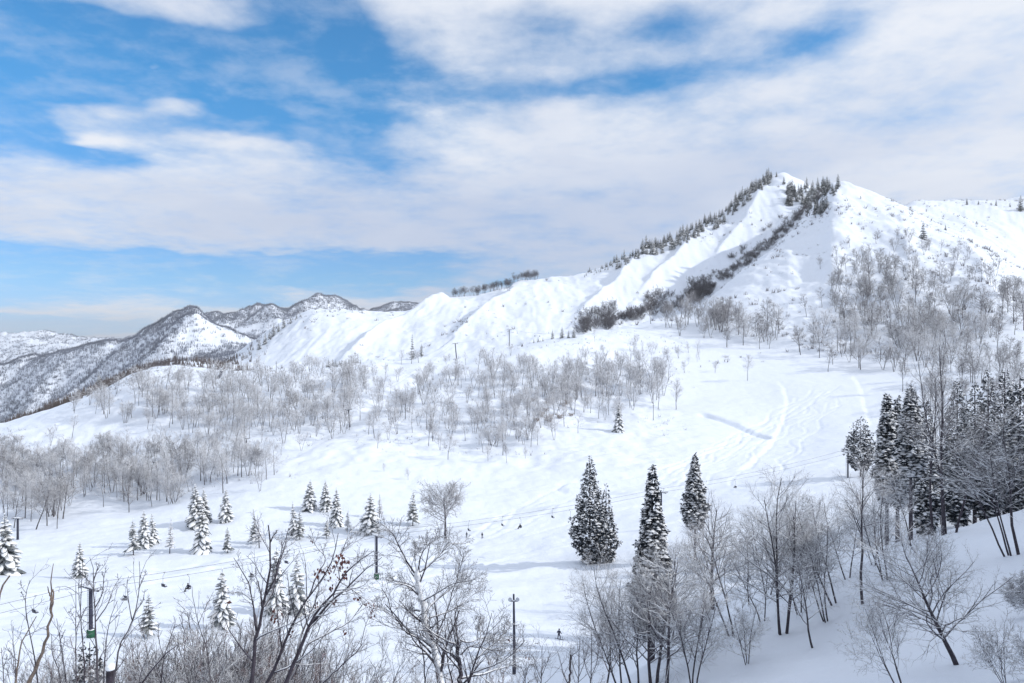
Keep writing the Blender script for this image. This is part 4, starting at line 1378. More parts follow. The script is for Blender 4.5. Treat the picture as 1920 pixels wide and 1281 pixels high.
for u, v, h, k in ((773, 674, 52, 0), (790, 668, 26, 1), (1001, 643, 10, 0), (1009, 642, 12, 0), (1018, 640, 9, 0), (1036, 636, 20, 1), (1054, 634, 24, 1), (1066, 634, 16, 0), (1076, 633, 22, 1), (1098, 622, 22, 1), (1107, 620, 18, 0),
                   (185, 720, 24, 2), (1731, 449, 38, 0), (1773, 431, 12, 0), (1823, 455, 9, 0), (1813, 384, 13, 1), (1868, 386, 14, 1), (1914, 396, 32, 0), (1894, 388, 10, 1), (1835, 383, 8, 1), (1456, 332, 12, 0), (1470, 345, 16, 0), (1614, 372, 7, 0)):
    RC.append((u, v, h, k, "scattered conifers on the hills"))
WORD = ("dark", "dark snow-flecked", "snow-white")
for u, v, hp, k, grp in RC:
    p = hit(u, v, 300)
    if p is None:
        continue
    if p[1] < 900 and "skyline" in grp:
        p = hit(u, v, 900) if hit(u, v, 900) is not None else p
    h = px_h(p, hp)
    q = where(u, v)
    if "the dark pine on the crest" in q and hp > 50:
        q = "standing tallest on the knoll crest left of a lift tower"
    lab = f"{size_word(hp, 20)} {WORD[k]} conifer {q}, among the {grp}"
    if len(lab.split()) > 16:
        lab = f"{size_word(hp, 20)} {WORD[k]} conifer {q}"
    place(RIDGE[k], "conifer", lab, "conifer", p - np.array([0, 0, .3]), h / 10, rnd.uniform(0, 6.28), group=grp, sx=rnd.uniform(.8, 1.15) * (.62 if hp > 50 else 1))

# ------------------------------------------------------------------ dark bushes in the gully, brown scrub
HR = CURVES[7]
hu, hv, hy = [np.array(q, float) for q in zip(*HR)]
GB = []
for i in range(300):
    u = rnd.uniform(1085, 1330) if i < 120 else rnd.uniform(1300, 1560)
    v0 = float(pchip1(hu, hv, np.array([u]))[0])
    v = v0 - rnd.uniform(1, 22 if u < 1330 else 20) if i % 4 else v0 - rnd.uniform(16, 44) * (1 if u < 1480 else .4)
    GB.append((u, v))
for u, v in GB:
    p = hit(u, v, 560)
    if p is None:
        continue
    h = rnd.choice((rnd.uniform(5, 9), rnd.uniform(9, 16))) if u < 1330 else rnd.choice((rnd.uniform(5, 8), rnd.uniform(7, 11.5)))
    lab = f"{size_word(h, 9)} dark bush in the gully {where(u, v)}"
    if len(lab.split()) > 16:
        lab = lab.replace(' in the gully', '')
    place(SHRUB[rnd.choice((1, 3))], "gully_bush", lab, "bush", p - np.array([0, 0, .4]), h / 3.2, rnd.uniform(0, 6.28), group="dark bushes filling the gully left of the near ridge", sx=rnd.uniform(.75, 1.15))
for i in range(14):
    u, v = rnd.uniform(1000, 1082), rnd.uniform(752, 792)
    p = hit(u, v, 150)
    place(BROWN[i % 2], "brown_shrub", f"{'wide' if i % 3 else 'low'} brown dry shrub on the bare bank, {where(u, v)}", "shrub", p, rnd.uniform(.7, 1.3), rnd.uniform(0, 6), group="brown shrubs on the knoll's bare bank", sx=rnd.uniform(1.0, 1.5))

# ------------------------------------------------------------------ uncounted scrub and far woods
def sticks(name, label, mat, pts, hs, blades, width, spread, rng, lean=.5):
    g = Geo()
    pts, hs = np.asarray(pts), np.asarray(hs)
    for b in range(blades):
        n_ = len(pts)
        a = rng.uniform(0, 6.283, n_)
        d = np.stack([np.cos(a) * lean * rng.uniform(.1, 1, n_), np.sin(a) * lean * rng.uniform(.1, 1, n_), np.ones(n_)], -1)
        s0 = pts + np.stack([rng.normal(0, spread, n_), rng.normal(0, spread, n_), np.full(n_, -.2)], -1)
        g.cones(s0, s0 + d * (hs * rng.uniform(.5, 1.0, n_))[:, None], hs * width * rng.uniform(.6, 1.3, n_))
    return single(name, g.mesh(name, M[mat], False), label, None, kind='stuff')


rng = np.random.default_rng(5)


def ground_pts(n, u0, u1, y0, y1, dens=None, s=0):
    u = rng.uniform(u0, u1, n)
    y = np.sqrt(rng.uniform(y0 ** 2, y1 ** 2, n))
    x = (u - CU) / F * y
    if dens is not None:
        k = dens(x, y, u) > rng.random(n)
        x, y = x[k], y[k]
    return np.array([(a, b, ground_z(a, b)) for a, b in zip(x, y)])


pp = ground_pts(5200, -60, 620, 286, 580, lambda x, y, u: .25 + 1.2 * fbm(x / 40, y / 40, 3, 91))
pp = np.concatenate([pp, ground_pts(4200, 600, 1330, 330, 610, lambda x, y, u: (.3 + 1.3 * fbm(x / 30, y / 35, 3, 92)) * (1 - sstep(u, 1230, 1330)))])
pp = np.concatenate([pp, ground_pts(5200, 120, 560, 440, 600, lambda x, y, u: .8 * sstep(u, 150, 260) * (1 - sstep(u, 480, 560)))])
sticks("scrub", "frosted twigs poking through the snow of the knoll", 'twig', pp, rng.uniform(.5, 1.5, len(pp)) * rng.choice([1, 1, 1.9], len(pp)), 6, .028, .35, rng, .9)
pp = ground_pts(5600, 430, 1600, 660, 1230, lambda x, y, u: .12 + 1.0 * fbm(x / 60, y / 90, 3, 93))
pp = np.concatenate([pp, ground_pts(3200, 1330, 1960, 520, 960, lambda x, y, u: .3 + 1.2 * fbm(x / 40, y / 70, 3, 94)), ground_pts(1500, 1690, 1960, 1000, 1560, lambda x, y, u: .3 + 1.2 * fbm(x / 60, y / 90, 3, 95))])
sticks("hill_scrub", "low scrub specks on the white hills and mountain faces", 'twig', pp, rng.uniform(1.0, 2.6, len(pp)) * rng.choice([1, 1, 2.2], len(pp)), 9, .05, .9, rng, 1.0)
pp = ground_pts(10500, -330, 560, 575, 980, lambda x, y, u: (1.0 - .8 * sstep(u, 290, 350)) * (1.0 - sstep(u, 400, 520)) * sstep(y, 575, 640) * (.75 + fbm(x / 40, y / 60, 2, 96)))
sticks("valley_woods", "dark brown leafless woods below the knoll's left crest", 'valleywood', pp, rng.uniform(6, 11, len(pp)), 5, .04, .8, rng, .35)
fw = lambda x, y, u: .7 + 1.6 * fbm(x / 140, y / 200, 4, 97)
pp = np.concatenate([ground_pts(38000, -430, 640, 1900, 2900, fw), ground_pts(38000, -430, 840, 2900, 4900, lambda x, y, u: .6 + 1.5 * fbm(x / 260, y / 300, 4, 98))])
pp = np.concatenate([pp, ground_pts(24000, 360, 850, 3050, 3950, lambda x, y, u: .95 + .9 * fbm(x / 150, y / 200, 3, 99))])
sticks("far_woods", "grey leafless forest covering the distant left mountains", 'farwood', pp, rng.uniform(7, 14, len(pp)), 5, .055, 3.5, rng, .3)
cr = []
for (ua, ub, ya, yb, n_) in ((-430, 366, 2300, 2720, 3000), (362, 560, 2250, 2420, 500), (380, 840, 3200, 4050, 1100)):
    for i in range(n_):
        u = rng.uniform(ua, ub)
        j = int(np.argmin(np.abs(us - u)))
        sel = (rows > ya) & (rows < yb)
        vs = CV - F * Z[sel, j] / rows[sel]
        y = rows[sel][int(np.argmin(vs))] + rng.normal(0, 10)
        x = (u - CU) / F * y
        cr.append((x, y, ground_z(x, y)))
# the wooded spine that runs down the front of the left peak
L = lines["far_spur"]
for i in range(800):
    k = rng.integers(0, len(L) - 1)
    q = L[k] + (L[k + 1] - L[k]) * rng.random()
    x, y = q[0] + rng.normal(-25, 32), q[1] + rng.normal(0, 30)
    cr.append((x, y, ground_z(x, y)))
cr = np.array(cr)
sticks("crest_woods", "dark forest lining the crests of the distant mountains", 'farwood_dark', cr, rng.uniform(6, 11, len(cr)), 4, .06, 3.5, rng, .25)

# ------------------------------------------------------------------ cedars
def cedar_at(p, top_v, rad_px, label, seed, **kw):
    z_top = (CV - top_v) / F * p[1]
    H = z_top - p[2]
    tpl = bake(cedar(seed, H=H, rad=rad_px * p[1] / F, **kw), "cedar")
    o = thing("cedar", label, "cedar", p, (0, 0, 0), 1, "tall snow-speckled cedars")
    for nm, me, g, mt in tpl:
        part(nm, me, o)
    return o


def at_y(u, y):
    x = (u - CU) / F * y
    return np.array((x, y, ground_z(x, y)))


p = hit(1106, 1057, 96)
sc_ = p[1] / F
cedar_at(p, 848, 34, "tall forked cedar with a second shorter spire on its right, on the open piste", 701, n=2300, second=(30 * sc_, -.4, 155 * sc_, 23 * sc_, 1000), snow=.72, clear=.0, size=.72, shape=1.0, belly=.72)
p = hit(1223, 1240, 70)
cedar_at(p, 866, 35, "tallest narrow cedar rising out of the bare tree tangle", 702, n=3000, snow=.74, clear=.12, size=.66, shape=.9, belly=.72)
p = hit(1303, 1050, 150)
cedar_at(p, 848, 28, "slim pointed cedar with clear lower trunk, right of the tallest one", 703, n=1700, snow=.72, clear=.29, low_snow=.25, size=.9, shape=1.0, belly=.68)
p = hit(1614, 894, 180)
cedar_at(p, 780, 25, "short full cedar standing alone at the piste edge", 704, n=1400, snow=.62, clear=.1, low_snow=.3, size=.95, shape=.55)
for k, (u, y, tv, rp, cl, lab) in enumerate((
        (1663, 106, 735, 21, .42, "leftmost bare-footed cedar of the trio on the near spur"), (1683, 112, 742, 19, .44, "middle bare-footed cedar of the trio on the near spur"),
        (1708, 101, 722, 27, .45, "thickest bare-footed cedar of the trio on the near spur"), (1737, 150, 745, 24, .14, "shaded cedar between the trio and the tall bare trees"),
        (1795, 160, 708, 30, .1, "cedar right of the tall bare trees with a ragged top"), (1828, 172, 712, 28, .1, "cedar in the right stand, second from its left end"),
        (1853, 158, 690, 29, .1, "cedar in the middle of the right stand with a pointed top"), (1884, 168, 686, 31, .08, "topmost broad cedar of the right stand"),
        (1913, 156, 694, 33, .1, "cedar of the right stand cut by the right edge"), (1945, 165, 700, 33, .1, "cedar past the right edge of the stand"))):
    cedar_at(at_y(u, y), tv, rp, lab, 710 + k, n=1900, snow=.8, clear=cl, low_snow=.45, size=.72, shape=.75)

# ------------------------------------------------------------------ the bare trees of the near spur
NEAR = [
    # base u, v, top v, lean, stems, crown options, label
    (1468, 1189, 884, 0.0, 4, dict(n=(15, 7, 5), ang=(44, 40, 38), lf=(.42, .5, .5), spread=.17, clear=.28, r=.016), "large bare tree with four dark stems growing from one foot in the snow"),
    (1525, 1215, 1055, -.32, 1, dict(n=(13, 6, 4), clear=.3, r=.016), "slender leaning bare tree lowest right of the four-stemmed tree"),
    (1549, 1166, 965, -.34, 3, dict(n=(10, 6, 4), spread=.10, clear=.4), "three-stemmed bare tree leaning left, right of the four-stemmed tree"),
    (1566, 1132, 920, -.36, 2, dict(n=(12, 6, 4), spread=.08, clear=.4), "two-stemmed bare tree leaning left behind the three-stemmed one"),
    (1373, 1192, 985, -.2, 2, dict(n=(13, 6, 4), spread=.12, clear=.3), "leaning forked bare tree left of the four-stemmed tree"),
    (1336, 1142, 950, .02, 1, dict(n=(20, 7, 5), ang=(50, 42, 38), lf=(.6, .5, .5), clear=.22, r=.026), "broad bare tree with short thick brown trunk below the slim cedar"),
    (1618, 1133, 850, -.08, 1, dict(n=(15, 6, 4), ang=(36, 38, 38), lf=(.3, .5, .5), clear=.45, r=.012), "tall straight bare tree with clean lower stem on the spur crest"),
    (1660, 1088, 905, -.2, 3, dict(n=(10, 6, 4), spread=.12, clear=.35), "three-stemmed bare tree on the crest right of the tall straight one"),
    (1708, 1024, 880, -.1, 1, dict(n=(14, 6, 4), clear=.4), "small bare tree at the feet of the cedar trio"),
    (1768, 1004, 640, -.02, 1, dict(n=(18, 6, 5), ang=(30, 36, 38), lf=(.26, .5, .5), clear=.4, r=.010), "tallest thin bare tree in front of the right cedar stand"),
    (1782, 1000, 668, .0, 2, dict(n=(14, 6, 4), ang=(30, 36, 38), lf=(.26, .5, .5), spread=.06, clear=.42, r=.010), "two-stemmed tall bare tree beside the tallest thin one"),
    (1748, 1004, 700, -.03, 1, dict(n=(16, 6, 4), ang=(32, 36, 38), lf=(.26, .5, .5), clear=.4, r=.010), "thin bare tree left of the tallest thin one"),
    (1815, 985, 820, -.35, 2, dict(n=(12, 6, 4), spread=.14, clear=.35), "leaning bare tree under the right cedar stand"),
    (1845, 970, 790, -.2, 2, dict(n=(12, 6, 4), spread=.14, clear=.3), "forked bare tree in the middle under the right cedar stand"),
    (1893, 1042, 800, -.36, 3, dict(n=(11, 6, 4), spread=.12, clear=.42), "dark three-stemmed bare tree leaning left near the right edge"),
    (1912, 1040, 790, -.12, 1, dict(n=(15, 6, 4), clear=.4, r=.014), "bare tree with curved foot at the right edge"),
    (1797, 1246, 1030, -.42, 1, dict(n=(24, 8, 5), ang=(52, 42, 40), lf=(.66, .5, .5), clear=.25, r=.028, taper=.4), "wind-bent bare tree with dark thick trunk low on the near slope"),
    (1696, 1300, 1120, -.42, 4, dict(n=(11, 7, 5), spread=.2, clear=.3, ang=(40, 40, 40), tw='twig'), "bushy leaning bare tree with grey twig haze at the bottom, right of centre slope"),
    (1885, 1310, 1165, -.35, 5, dict(n=(11, 7, 5), spread=.32, clear=.2, ang=(40, 40, 40), tw='twig'), "bushy grey bare tree in the lower right corner"),
    (1935, 1300, 1190, -.2, 4, dict(n=(11, 7, 5), spread=.3, clear=.2, tw='twig'), "grey bare tree cut by the lower right corner"),
    (1945, 1150, 1060, -.75, 4, dict(n=(12, 6, 5), spread=.25, clear=.15), "low bush reaching in from the right edge of the slope"),
    (1226, 1282, 1035, -.02, 2, dict(n=(20, 8, 5), ang=(54, 44, 40), lf=(.6, .52, .5), spread=.12, clear=.2, r=.02), "broad snow-lined bare tree in front of the tallest cedar"),
    (1250, 1292, 1050, .03, 1, dict(n=(20, 8, 5), ang=(56, 44, 40), lf=(.58, .52, .5), clear=.25, r=.018), "snow-lined bare tree with crossing limbs right of the tallest cedar's foot"),
    (1192, 1292, 1048, -.14, 2, dict(n=(16, 8, 5), ang=(44, 42, 40), lf=(.48, .52, .5), spread=.12, clear=.22), "snow-lined bare tree spreading left over the piste, below the forked cedar"),
    (1165, 1298, 1075, -.1, 2, dict(n=(16, 8, 5), ang=(44, 42, 40), lf=(.42, .52, .5), spread=.12, clear=.2), "outermost left tree of the snow-lined bare tangle"),
    (1301, 1285, 1085, .02, 3, dict(n=(13, 7, 5), ang=(34, 38, 40), lf=(.42, .5, .5), spread=.16, clear=.25, r=.014), "upright vase-shaped bare tree on the right of the tangle"),
    (1137, 1300, 1120, .02, 1, dict(n=(14, 7, 5), ang=(36, 40, 40), clear=.2, r=.013, tw='twig_red'), "reddish-stemmed young tree at the left of the tangle"),
    (1262, 1200, 1040, .05, 1, dict(n=(16, 7, 5), ang=(48, 42, 40), clear=.3), "smaller bare tree behind the tangle's right half"),
    (1405, 1135, 1000, -.1, 1, dict(n=(15, 7, 4), clear=.3), "small bare tree behind the leaning forked one"),
    (1440, 1118, 960, .0, 2, dict(n=(13, 7, 4), spread=.2, clear=.3), "bare tree half hidden behind the four-stemmed one"),
    (1720, 990, 840, -.15, 2, dict(n=(13, 6, 4), spread=.18, clear=.15), "low forked bare tree between the trio's feet and the tall thin trees"),
    (1800, 975, 830, -.2, 3, dict(n=(11, 6, 4), spread=.25, clear=.12), "three-stemmed bare tree low under the right cedar stand"),
    (1830, 965, 835, .1, 3, dict(n=(11, 6, 4), spread=.28, clear=.1), "spreading bare tree low under the pointed cedar"),
    (1872, 955, 820, -.1, 3, dict(n=(11, 6, 4), spread=.25, clear=.1), "spreading bare tree under the topmost broad cedar"),
    (1908, 950, 810, .0, 3, dict(n=(11, 6, 4), spread=.25, clear=.1), "spreading bare tree by the right edge under the cedars"),
    (1762, 985, 850, .05, 3, dict(n=(11, 6, 4), spread=.3, clear=.1), "bushy bare tree at the foot of the tallest thin one"),
    (1640, 1060, 945, -.1, 3, dict(n=(11, 6, 4), spread=.3, clear=.1), "bushy bare tree on the crest left of the trio"),
    (1520, 1105, 985, -.1, 3, dict(n=(11, 6, 4), spread=.3, clear=.1), "bushy low bare tree behind the leaning three-stemmed one"),
    (1430, 1165, 1020, -.12, 2, dict(n=(11, 6, 4), spread=.14, clear=.25), "small upright bare tree just left of the four-stemmed one's foot"),
    (1500, 1150, 985, -.1, 2, dict(n=(11, 6, 4), spread=.12, clear=.3), "upright bare tree just behind the right side of the four-stemmed one"),
    (1400, 1245, 1120, -.2, 3, dict(n=(9, 5, 4), spread=.3, clear=.1), "low spreading bush on open shaded snow right of the tangle"),
    (1760, 1085, 985, -.4, 3, dict(n=(9, 5, 4), spread=.3, clear=.1), "low leaning bush on the slope above the wind-bent tree"),
    (1590, 1085, 930, -.2, 2, dict(n=(12, 6, 4), spread=.14, clear=.3), "bare tree between the two-stemmed and the tall straight one"),
]
for k, (u, v, tv, ln, st, kw, lab) in enumerate(NEAR):
    p = hit(u, v, 34)
    if p is None:
        p = at_y(u, 84)
    z_top = (CV - tv) / F * p[1]
    H = (z_top - p[2]) * 1.02
    kw = dict(kw)
    tw_ = kw.pop('tw', 'twig_snowy')
    if tw_ == 'twig':
        kw.update(n=(9, 6, 5), lf=(.55, .5, .5))
    else:
        kw['n'] = (kw['n'][0] + 3, kw['n'][1] + 2, kw['n'][2] + 2)
    kw['r'] = kw.get('r', .013) * .85
    kw['lf'] = kw.get('lf', (.46, .55, .55))
    tpl = bake(bare_tree(800 + k, H=H, stems=st, lean=(ln, rnd.uniform(-.1, .1)), twig=.0085, snow=True, snow_r=.022, bark='bark_dark', tw=tw_, extra=2, fine_tw=False, sides=(6, 4, 3), **kw), "near_tree")
    o = thing("bare_tree", lab, "bare tree", p - np.array([0, 0, .1]), (0, 0, 0), 1, "bare trees on the near spur")
    for nm, me, g, mt in tpl:
        part(nm, me, o)

# ------------------------------------------------------------------ foreground, close to the camera
def limb(pts, y, w0, w1, dy=0.0, m=12):
    """a stem through the given sight lines at distance y (drifting by dy), widths in photograph pixels"""
    q = np.array([((u - CU) / F * (y + dy * i / (len(pts) - 1)), y + dy * i / (len(pts) - 1), (CV - v) / F * (y + dy * i / (len(pts) - 1))) for i, (u, v) in enumerate(pts)])
    s = np.concatenate([[0], np.cumsum(np.linalg.norm(np.diff(q, axis=0), axis=1))])
    t = np.linspace(0, s[-1], m)
    P = np.stack([pchip1(s, q[:, i], t) for i in range(3)], -1) if len(q) > 2 else np.stack([np.interp(t, s, q[:, i]) for i in range(3)], -1)
    wr = np.random.default_rng(len(pts) * 31 + int(abs(pts[0][0]) * 7 + abs(pts[-1][1])))
    P[1:-1] += wr.normal(0, .35 * w0 * y / F, (m - 2, 3)) * .35
    return P[None], (np.linspace(w0, w1, m) * .72 * y / F / 2)[None]


def rooted(lims):
    """carry a group of stems down to the ground and give them a common foot"""
    P0, R0 = lims[0]
    b = P0[0, 0]
    d = norm(P0[0, 0] - P0[0, 2])
    gx, gy = b[0] + d[0] * .6, b[1]
    foot = np.array((gx, gy, ground_z(gx, gy) - .2))
    m = P0.shape[1]
    ext = np.stack([foot + (b - foot) * t for t in np.linspace(0, 1, 5)[:-1]])
    P = np.concatenate([ext, P0[0]])
    Rr = np.concatenate([np.full(4, R0[0, 0] * 1.1), R0[0]])
    return [(P[None], Rr[None])] + lims[1:], foot


def near_plant(name, label, cat, lims, seed, group=None, leaves=None, snow=True, bark='bark_dark', twc='twig_dark', **kw):
    lims, foot = rooted(lims)
    o = thing(name, label, cat, foot, (0, 0, 0), 1, group)
    rel = [(P - foot, Rr) for P, Rr in lims]
    kw.setdefault('snow_r', .0055)
    for nm, me, g, mt in bake(bare_tree(seed, limbs=rel, bark=bark, tw=twc, snow=snow, **kw), name):
        part(nm, me, o)
    if leaves:
        rg = np.random.default_rng(seed + 9)
        g = Geo()
        for (u, v, n_, rpx, y) in leaves:
            c = np.array(((u - CU) / F * y, y, (CV - v) / F * y)) - foot
            for i in range(max(2, int(n_ * .62))):
                q = c + rg.normal(0, rpx * y / F * .5, 3)
                Ls = rg.uniform(.08, .14)
                dn = norm(np.array([rg.normal(0, .5), rg.normal(0, .5), -1.0]))
                sd = norm(np.cross(dn, rg.normal(0, 1, 3))) * Ls * .3
                nn = np.cross(dn, sd) * .8
                a, b, c2, e = q, q + dn * Ls * .45 + sd + nn, q + dn * Ls, q + dn * Ls * .45 - sd + nn
                mid = q + dn * Ls * .5
                g.add([a, b, c2, e, mid], None, [[0, 1, 4], [1, 2, 4], [2, 3, 4], [3, 0, 4]])
        part("dead_leaves", g.mesh("dead_leaves", M['leaf'], False), o)
    return o


TW = dict(n=(10, 5, 4), ang=(40, 40, 40), lf=(.24, .45, .5), clear=.3, twig=.0045, sides=(7, 4, 3), extra=2, fine_tw=True, trop=(.06, .05, .03), wander=(.05, .14, .16), taper=.35)
# dark forked stem
near_plant("bare_tree", "dark forked bare tree with snow in its crook, left of the red-leaved tree", "bare tree", [
    limb([(472, 1281), (477, 1227), (484, 1180), (492, 1140), (500, 1112), (506, 1050), (506, 1018), (503, 985)], 18.5, 11, 3),
    limb([(480, 1182), (473, 1126), (465, 1093), (438, 1046)], 18.5, 5, 1.5, -.6),
    limb([(473, 1126), (452, 1112), (428, 1112)], 18.4, 3, 1, .5),
    limb([(495, 1138), (510, 1112), (520, 1070), (530, 1035), (541, 990)], 18.5, 7, 1.5, .8),
    limb([(500, 1115), (515, 1085), (522, 1050), (535, 1010)], 18.5, 5, 1.5, -.7),
    limb([(506, 1018), (514, 1003), (520, 994)], 18.5, 4, 2),
    limb([(492, 1145), (489, 1115), (484, 1090)], 18.5, 5, 3, .3)], 901, **dict(TW, n=(8, 4, 4)))
near_plant("bare_tree", "red-leaved bare tree with several dark stems slanting right, nearest the camera", "bare tree", [
    limb([(500, 1281), (524, 1229), (547, 1177), (565, 1140), (580, 1116), (600, 1090), (618, 1060), (628, 1030), (634, 1000)], 20, 9, 1.6),
    limb([(536, 1281), (557, 1229), (576, 1184), (598, 1145), (625, 1114), (642, 1083), (663, 1058), (700, 1034)], 20, 11, 1.6, -1.0),
    limb([(545, 1275), (562, 1240), (580, 1206), (618, 1187), (660, 1161), (679, 1135)], 20, 6, 2, .9),
    limb([(557, 1229), (570, 1180), (582, 1150), (597, 1110), (598, 1080)], 20, 7, 1.6, 1.0),
    limb([(576, 1184), (600, 1150), (622, 1128), (654, 1096), (690, 1066), (716, 1045)], 20, 8, 1.4, -.6),
    limb([(580, 1116), (596, 1075), (610, 1050), (590, 1020), (585, 1000)], 20, 4, 1.2, .8),
    limb([(625, 1075), (640, 1040), (655, 1000), (668, 985)], 20, 3.4, 1, .9),
    limb([(636, 1090), (660, 1105), (685, 1125), (712, 1150)], 20, 3, 1, -.4)], 902,
    leaves=[(636, 1057, 34, 15, 19.6), (612, 1070, 26, 14, 20.2), (645, 1080, 18, 10, 19.7), (598, 1070, 10, 8, 20), (583, 1012, 6, 5, 20.6), (622, 1102, 12, 8, 19.8), (593, 1133, 8, 6, 20.4), (628, 1128, 8, 5, 19.6),
            (668, 1120, 8, 4, 19.7), (687, 1130, 9, 5, 20.8), (698, 1142, 20, 11, 20.8), (647, 1181, 4, 4, 20.3), (551, 1189, 8, 6, 20), (516, 1148, 30, 11, 20.5), (432, 1126, 8, 6, 19.5), (640, 1042, 12, 10, 19.5)], **TW)
near_plant("bare_sapling", "slanting sapling with a curled tip at the bottom, right of the red-leaved tree", "sapling", [
    limb([(596, 1295), (606, 1281), (632, 1255), (656, 1234), (679, 1208)], 17, 6, 2), limb([(676, 1210), (688, 1165), (705, 1140), (714, 1125)], 17, 2, .8, .4)], 903, snow=False, **dict(TW, n=(7, 4, 3)))
# snow-plastered tree
T3 = [limb([(830, 1295), (825, 1281), (815, 1231), (803, 1185), (791, 1130), (785, 1100), (781, 1078)], 29, 17, 8),
      limb([(781, 1080), (760, 1048), (745, 1018), (733, 998), (715, 982)], 29, 5, 1.4, -1.2), limb([(782, 1077), (805, 1060), (825, 1040), (848, 1019), (873, 1020)], 29, 5, 1.4, 1.0),
      limb([(781, 1072), (778, 1043), (780, 1015)], 29, 3.4, 1, .8), limb([(783, 1075), (790, 1040), (812, 1015), (830, 1005)], 29, 3, 1, -1.0),
      limb([(808, 1225), (793, 1206), (757, 1180), (737, 1153), (725, 1120), (715, 1103)], 29, 5.5, 1.2, -1.4), limb([(810, 1200), (825, 1178), (840, 1140), (850, 1105), (863, 1068), (870, 1035)], 29, 4.5, 1.2, 1.2),
      limb([(785, 1106), (765, 1095), (742, 1090), (722, 1074)], 29, 3.4, 1, .8), limb([(800, 1160), (835, 1150), (870, 1130), (905, 1100)], 29, 3.6, 1, 1.2),
      limb([(792, 1128), (820, 1112), (850, 1095), (900, 1085)], 29, 3.4, 1, -1.2), limb([(788, 1146), (775, 1144), (764, 1144)], 29, 5, 3, .2)]
lims, foot = rooted(T3)
o = thing("bare_tree", "tall bare tree with white snow-plastered trunk in the foreground centre", "bare tree", foot)
rel = [(P - foot, Rr) for P, Rr in lims]
for nm, me, g, mt in bake(bare_tree(905, limbs=rel, snow_r=.008, bark='bark_dark', tw='twig_dark', snow=True, **dict(TW, n=(13, 6, 4), lf=(.34, .5, .5), twig=.006)), "plastered_tree"):
    part(nm, me, o)
g = Geo()
P, Rr = rel[0]
rg = np.random.default_rng(4)
Pp = P + np.array([.38, -.5, 0]) * Rr[..., None]
g.tubes(Pp, Rr * (.95 + .1 * rg.normal(0, 1, Rr.shape)), 9)
for c in P[0, 3:]:
    g.lump(rg, c + np.array([.04, -.09, 0]), .13, 1.6, 8, 5, .3)
part("plastered_snow", g.mesh("plastered_snow", M['tree_snow']), o)
near_plant("broken_snag", "broken snow-plastered trunk with side branches, right of the white-trunked tree", "snag", [
    limb([(868, 1300), (864, 1281), (861, 1245), (857, 1205)], 27, 13, 9), limb([(862, 1200), (880, 1205), (905, 1196), (935, 1205)], 27, 4, 1, .8), limb([(864, 1228), (885, 1212), (918, 1218), (950, 1245)], 27, 4, 1.2, -.8)],
    906, **dict(TW, n=(9, 5, 4), lf=(.5, .5, .5), twig=.006))
near_plant("bare_tree", "dark bare tree with fanning branches left of the floodlight mast", "bare tree", [
    limb([(875, 1295), (880, 1275), (892, 1238), (905, 1205), (915, 1180), (922, 1150)], 26, 6, 1.4), limb([(892, 1238), (915, 1215), (945, 1190), (958, 1165)], 26, 4, 1, 1.0),
    limb([(884, 1262), (920, 1250), (950, 1235), (985, 1200)], 26, 4, 1, -1.0), limb([(905, 1205), (900, 1180), (902, 1155)], 26, 3, 1, .8)],
    907, leaves=[(953, 1197, 4, 4, 26), (975, 1218, 4, 4, 25.6), (987, 1231, 5, 4, 25.2)], **dict(TW, n=(12, 6, 5), lf=(.30, .5, .5), twig=.006))
for k, pts in enumerate(([(797, 1290), (795, 1240), (783, 1190), (776, 1160), (770, 1130)], [(850, 1290), (838, 1230), (835, 1190), (832, 1150)], [(735, 1295), (745, 1260), (760, 1235)], [(820, 1290), (832, 1210), (838, 1170)])):
    near_plant("bare_sapling", ["thin dark sapling left of the white trunk", "upright dark sapling right of the white trunk", "short sapling low on the left of the white trunk", "slim sapling touching the white trunk's right side"][k],
               "sapling", [limb(pts, 27 + k, 4 if k < 2 else 2.5, 1)], 910 + k, snow=False, **dict(TW, n=(8, 5, 4), lf=(.34, .5, .5)))
for k, (u, tv, y, lab) in enumerate(((1068, 1228, 40, "short broken post of a dead sapling left of the tangle"), (1085, 1200, 38, "thin forked sapling beside the broken post"), (1015, 1215, 30, "small bare sapling right of the floodlight mast's foot"),
                                     (1108, 1185, 45, "upright thin sapling at the tangle's left foot"), (985, 1240, 26, "low bare sapling beneath the floodlight mast"))):
    near_plant("bare_sapling", lab, "sapling", [limb([(u - 3, 1300), (u, 1270), (u + 2, tv)], y, 6 if k == 0 else 3, 5 if k == 0 else 1)] +
               ([limb([(u, 1275), (u - 10, 1250), (u - 16, tv + 15)], y, 2, .8), limb([(u, 1270), (u + 10, 1245), (u + 18, tv + 10)], y, 2, .8)] if k else []),
               930 + k, snow=False, **dict(TW, n=(2 if k == 0 else 8, 4, 3), lf=(.3, .5, .5)))

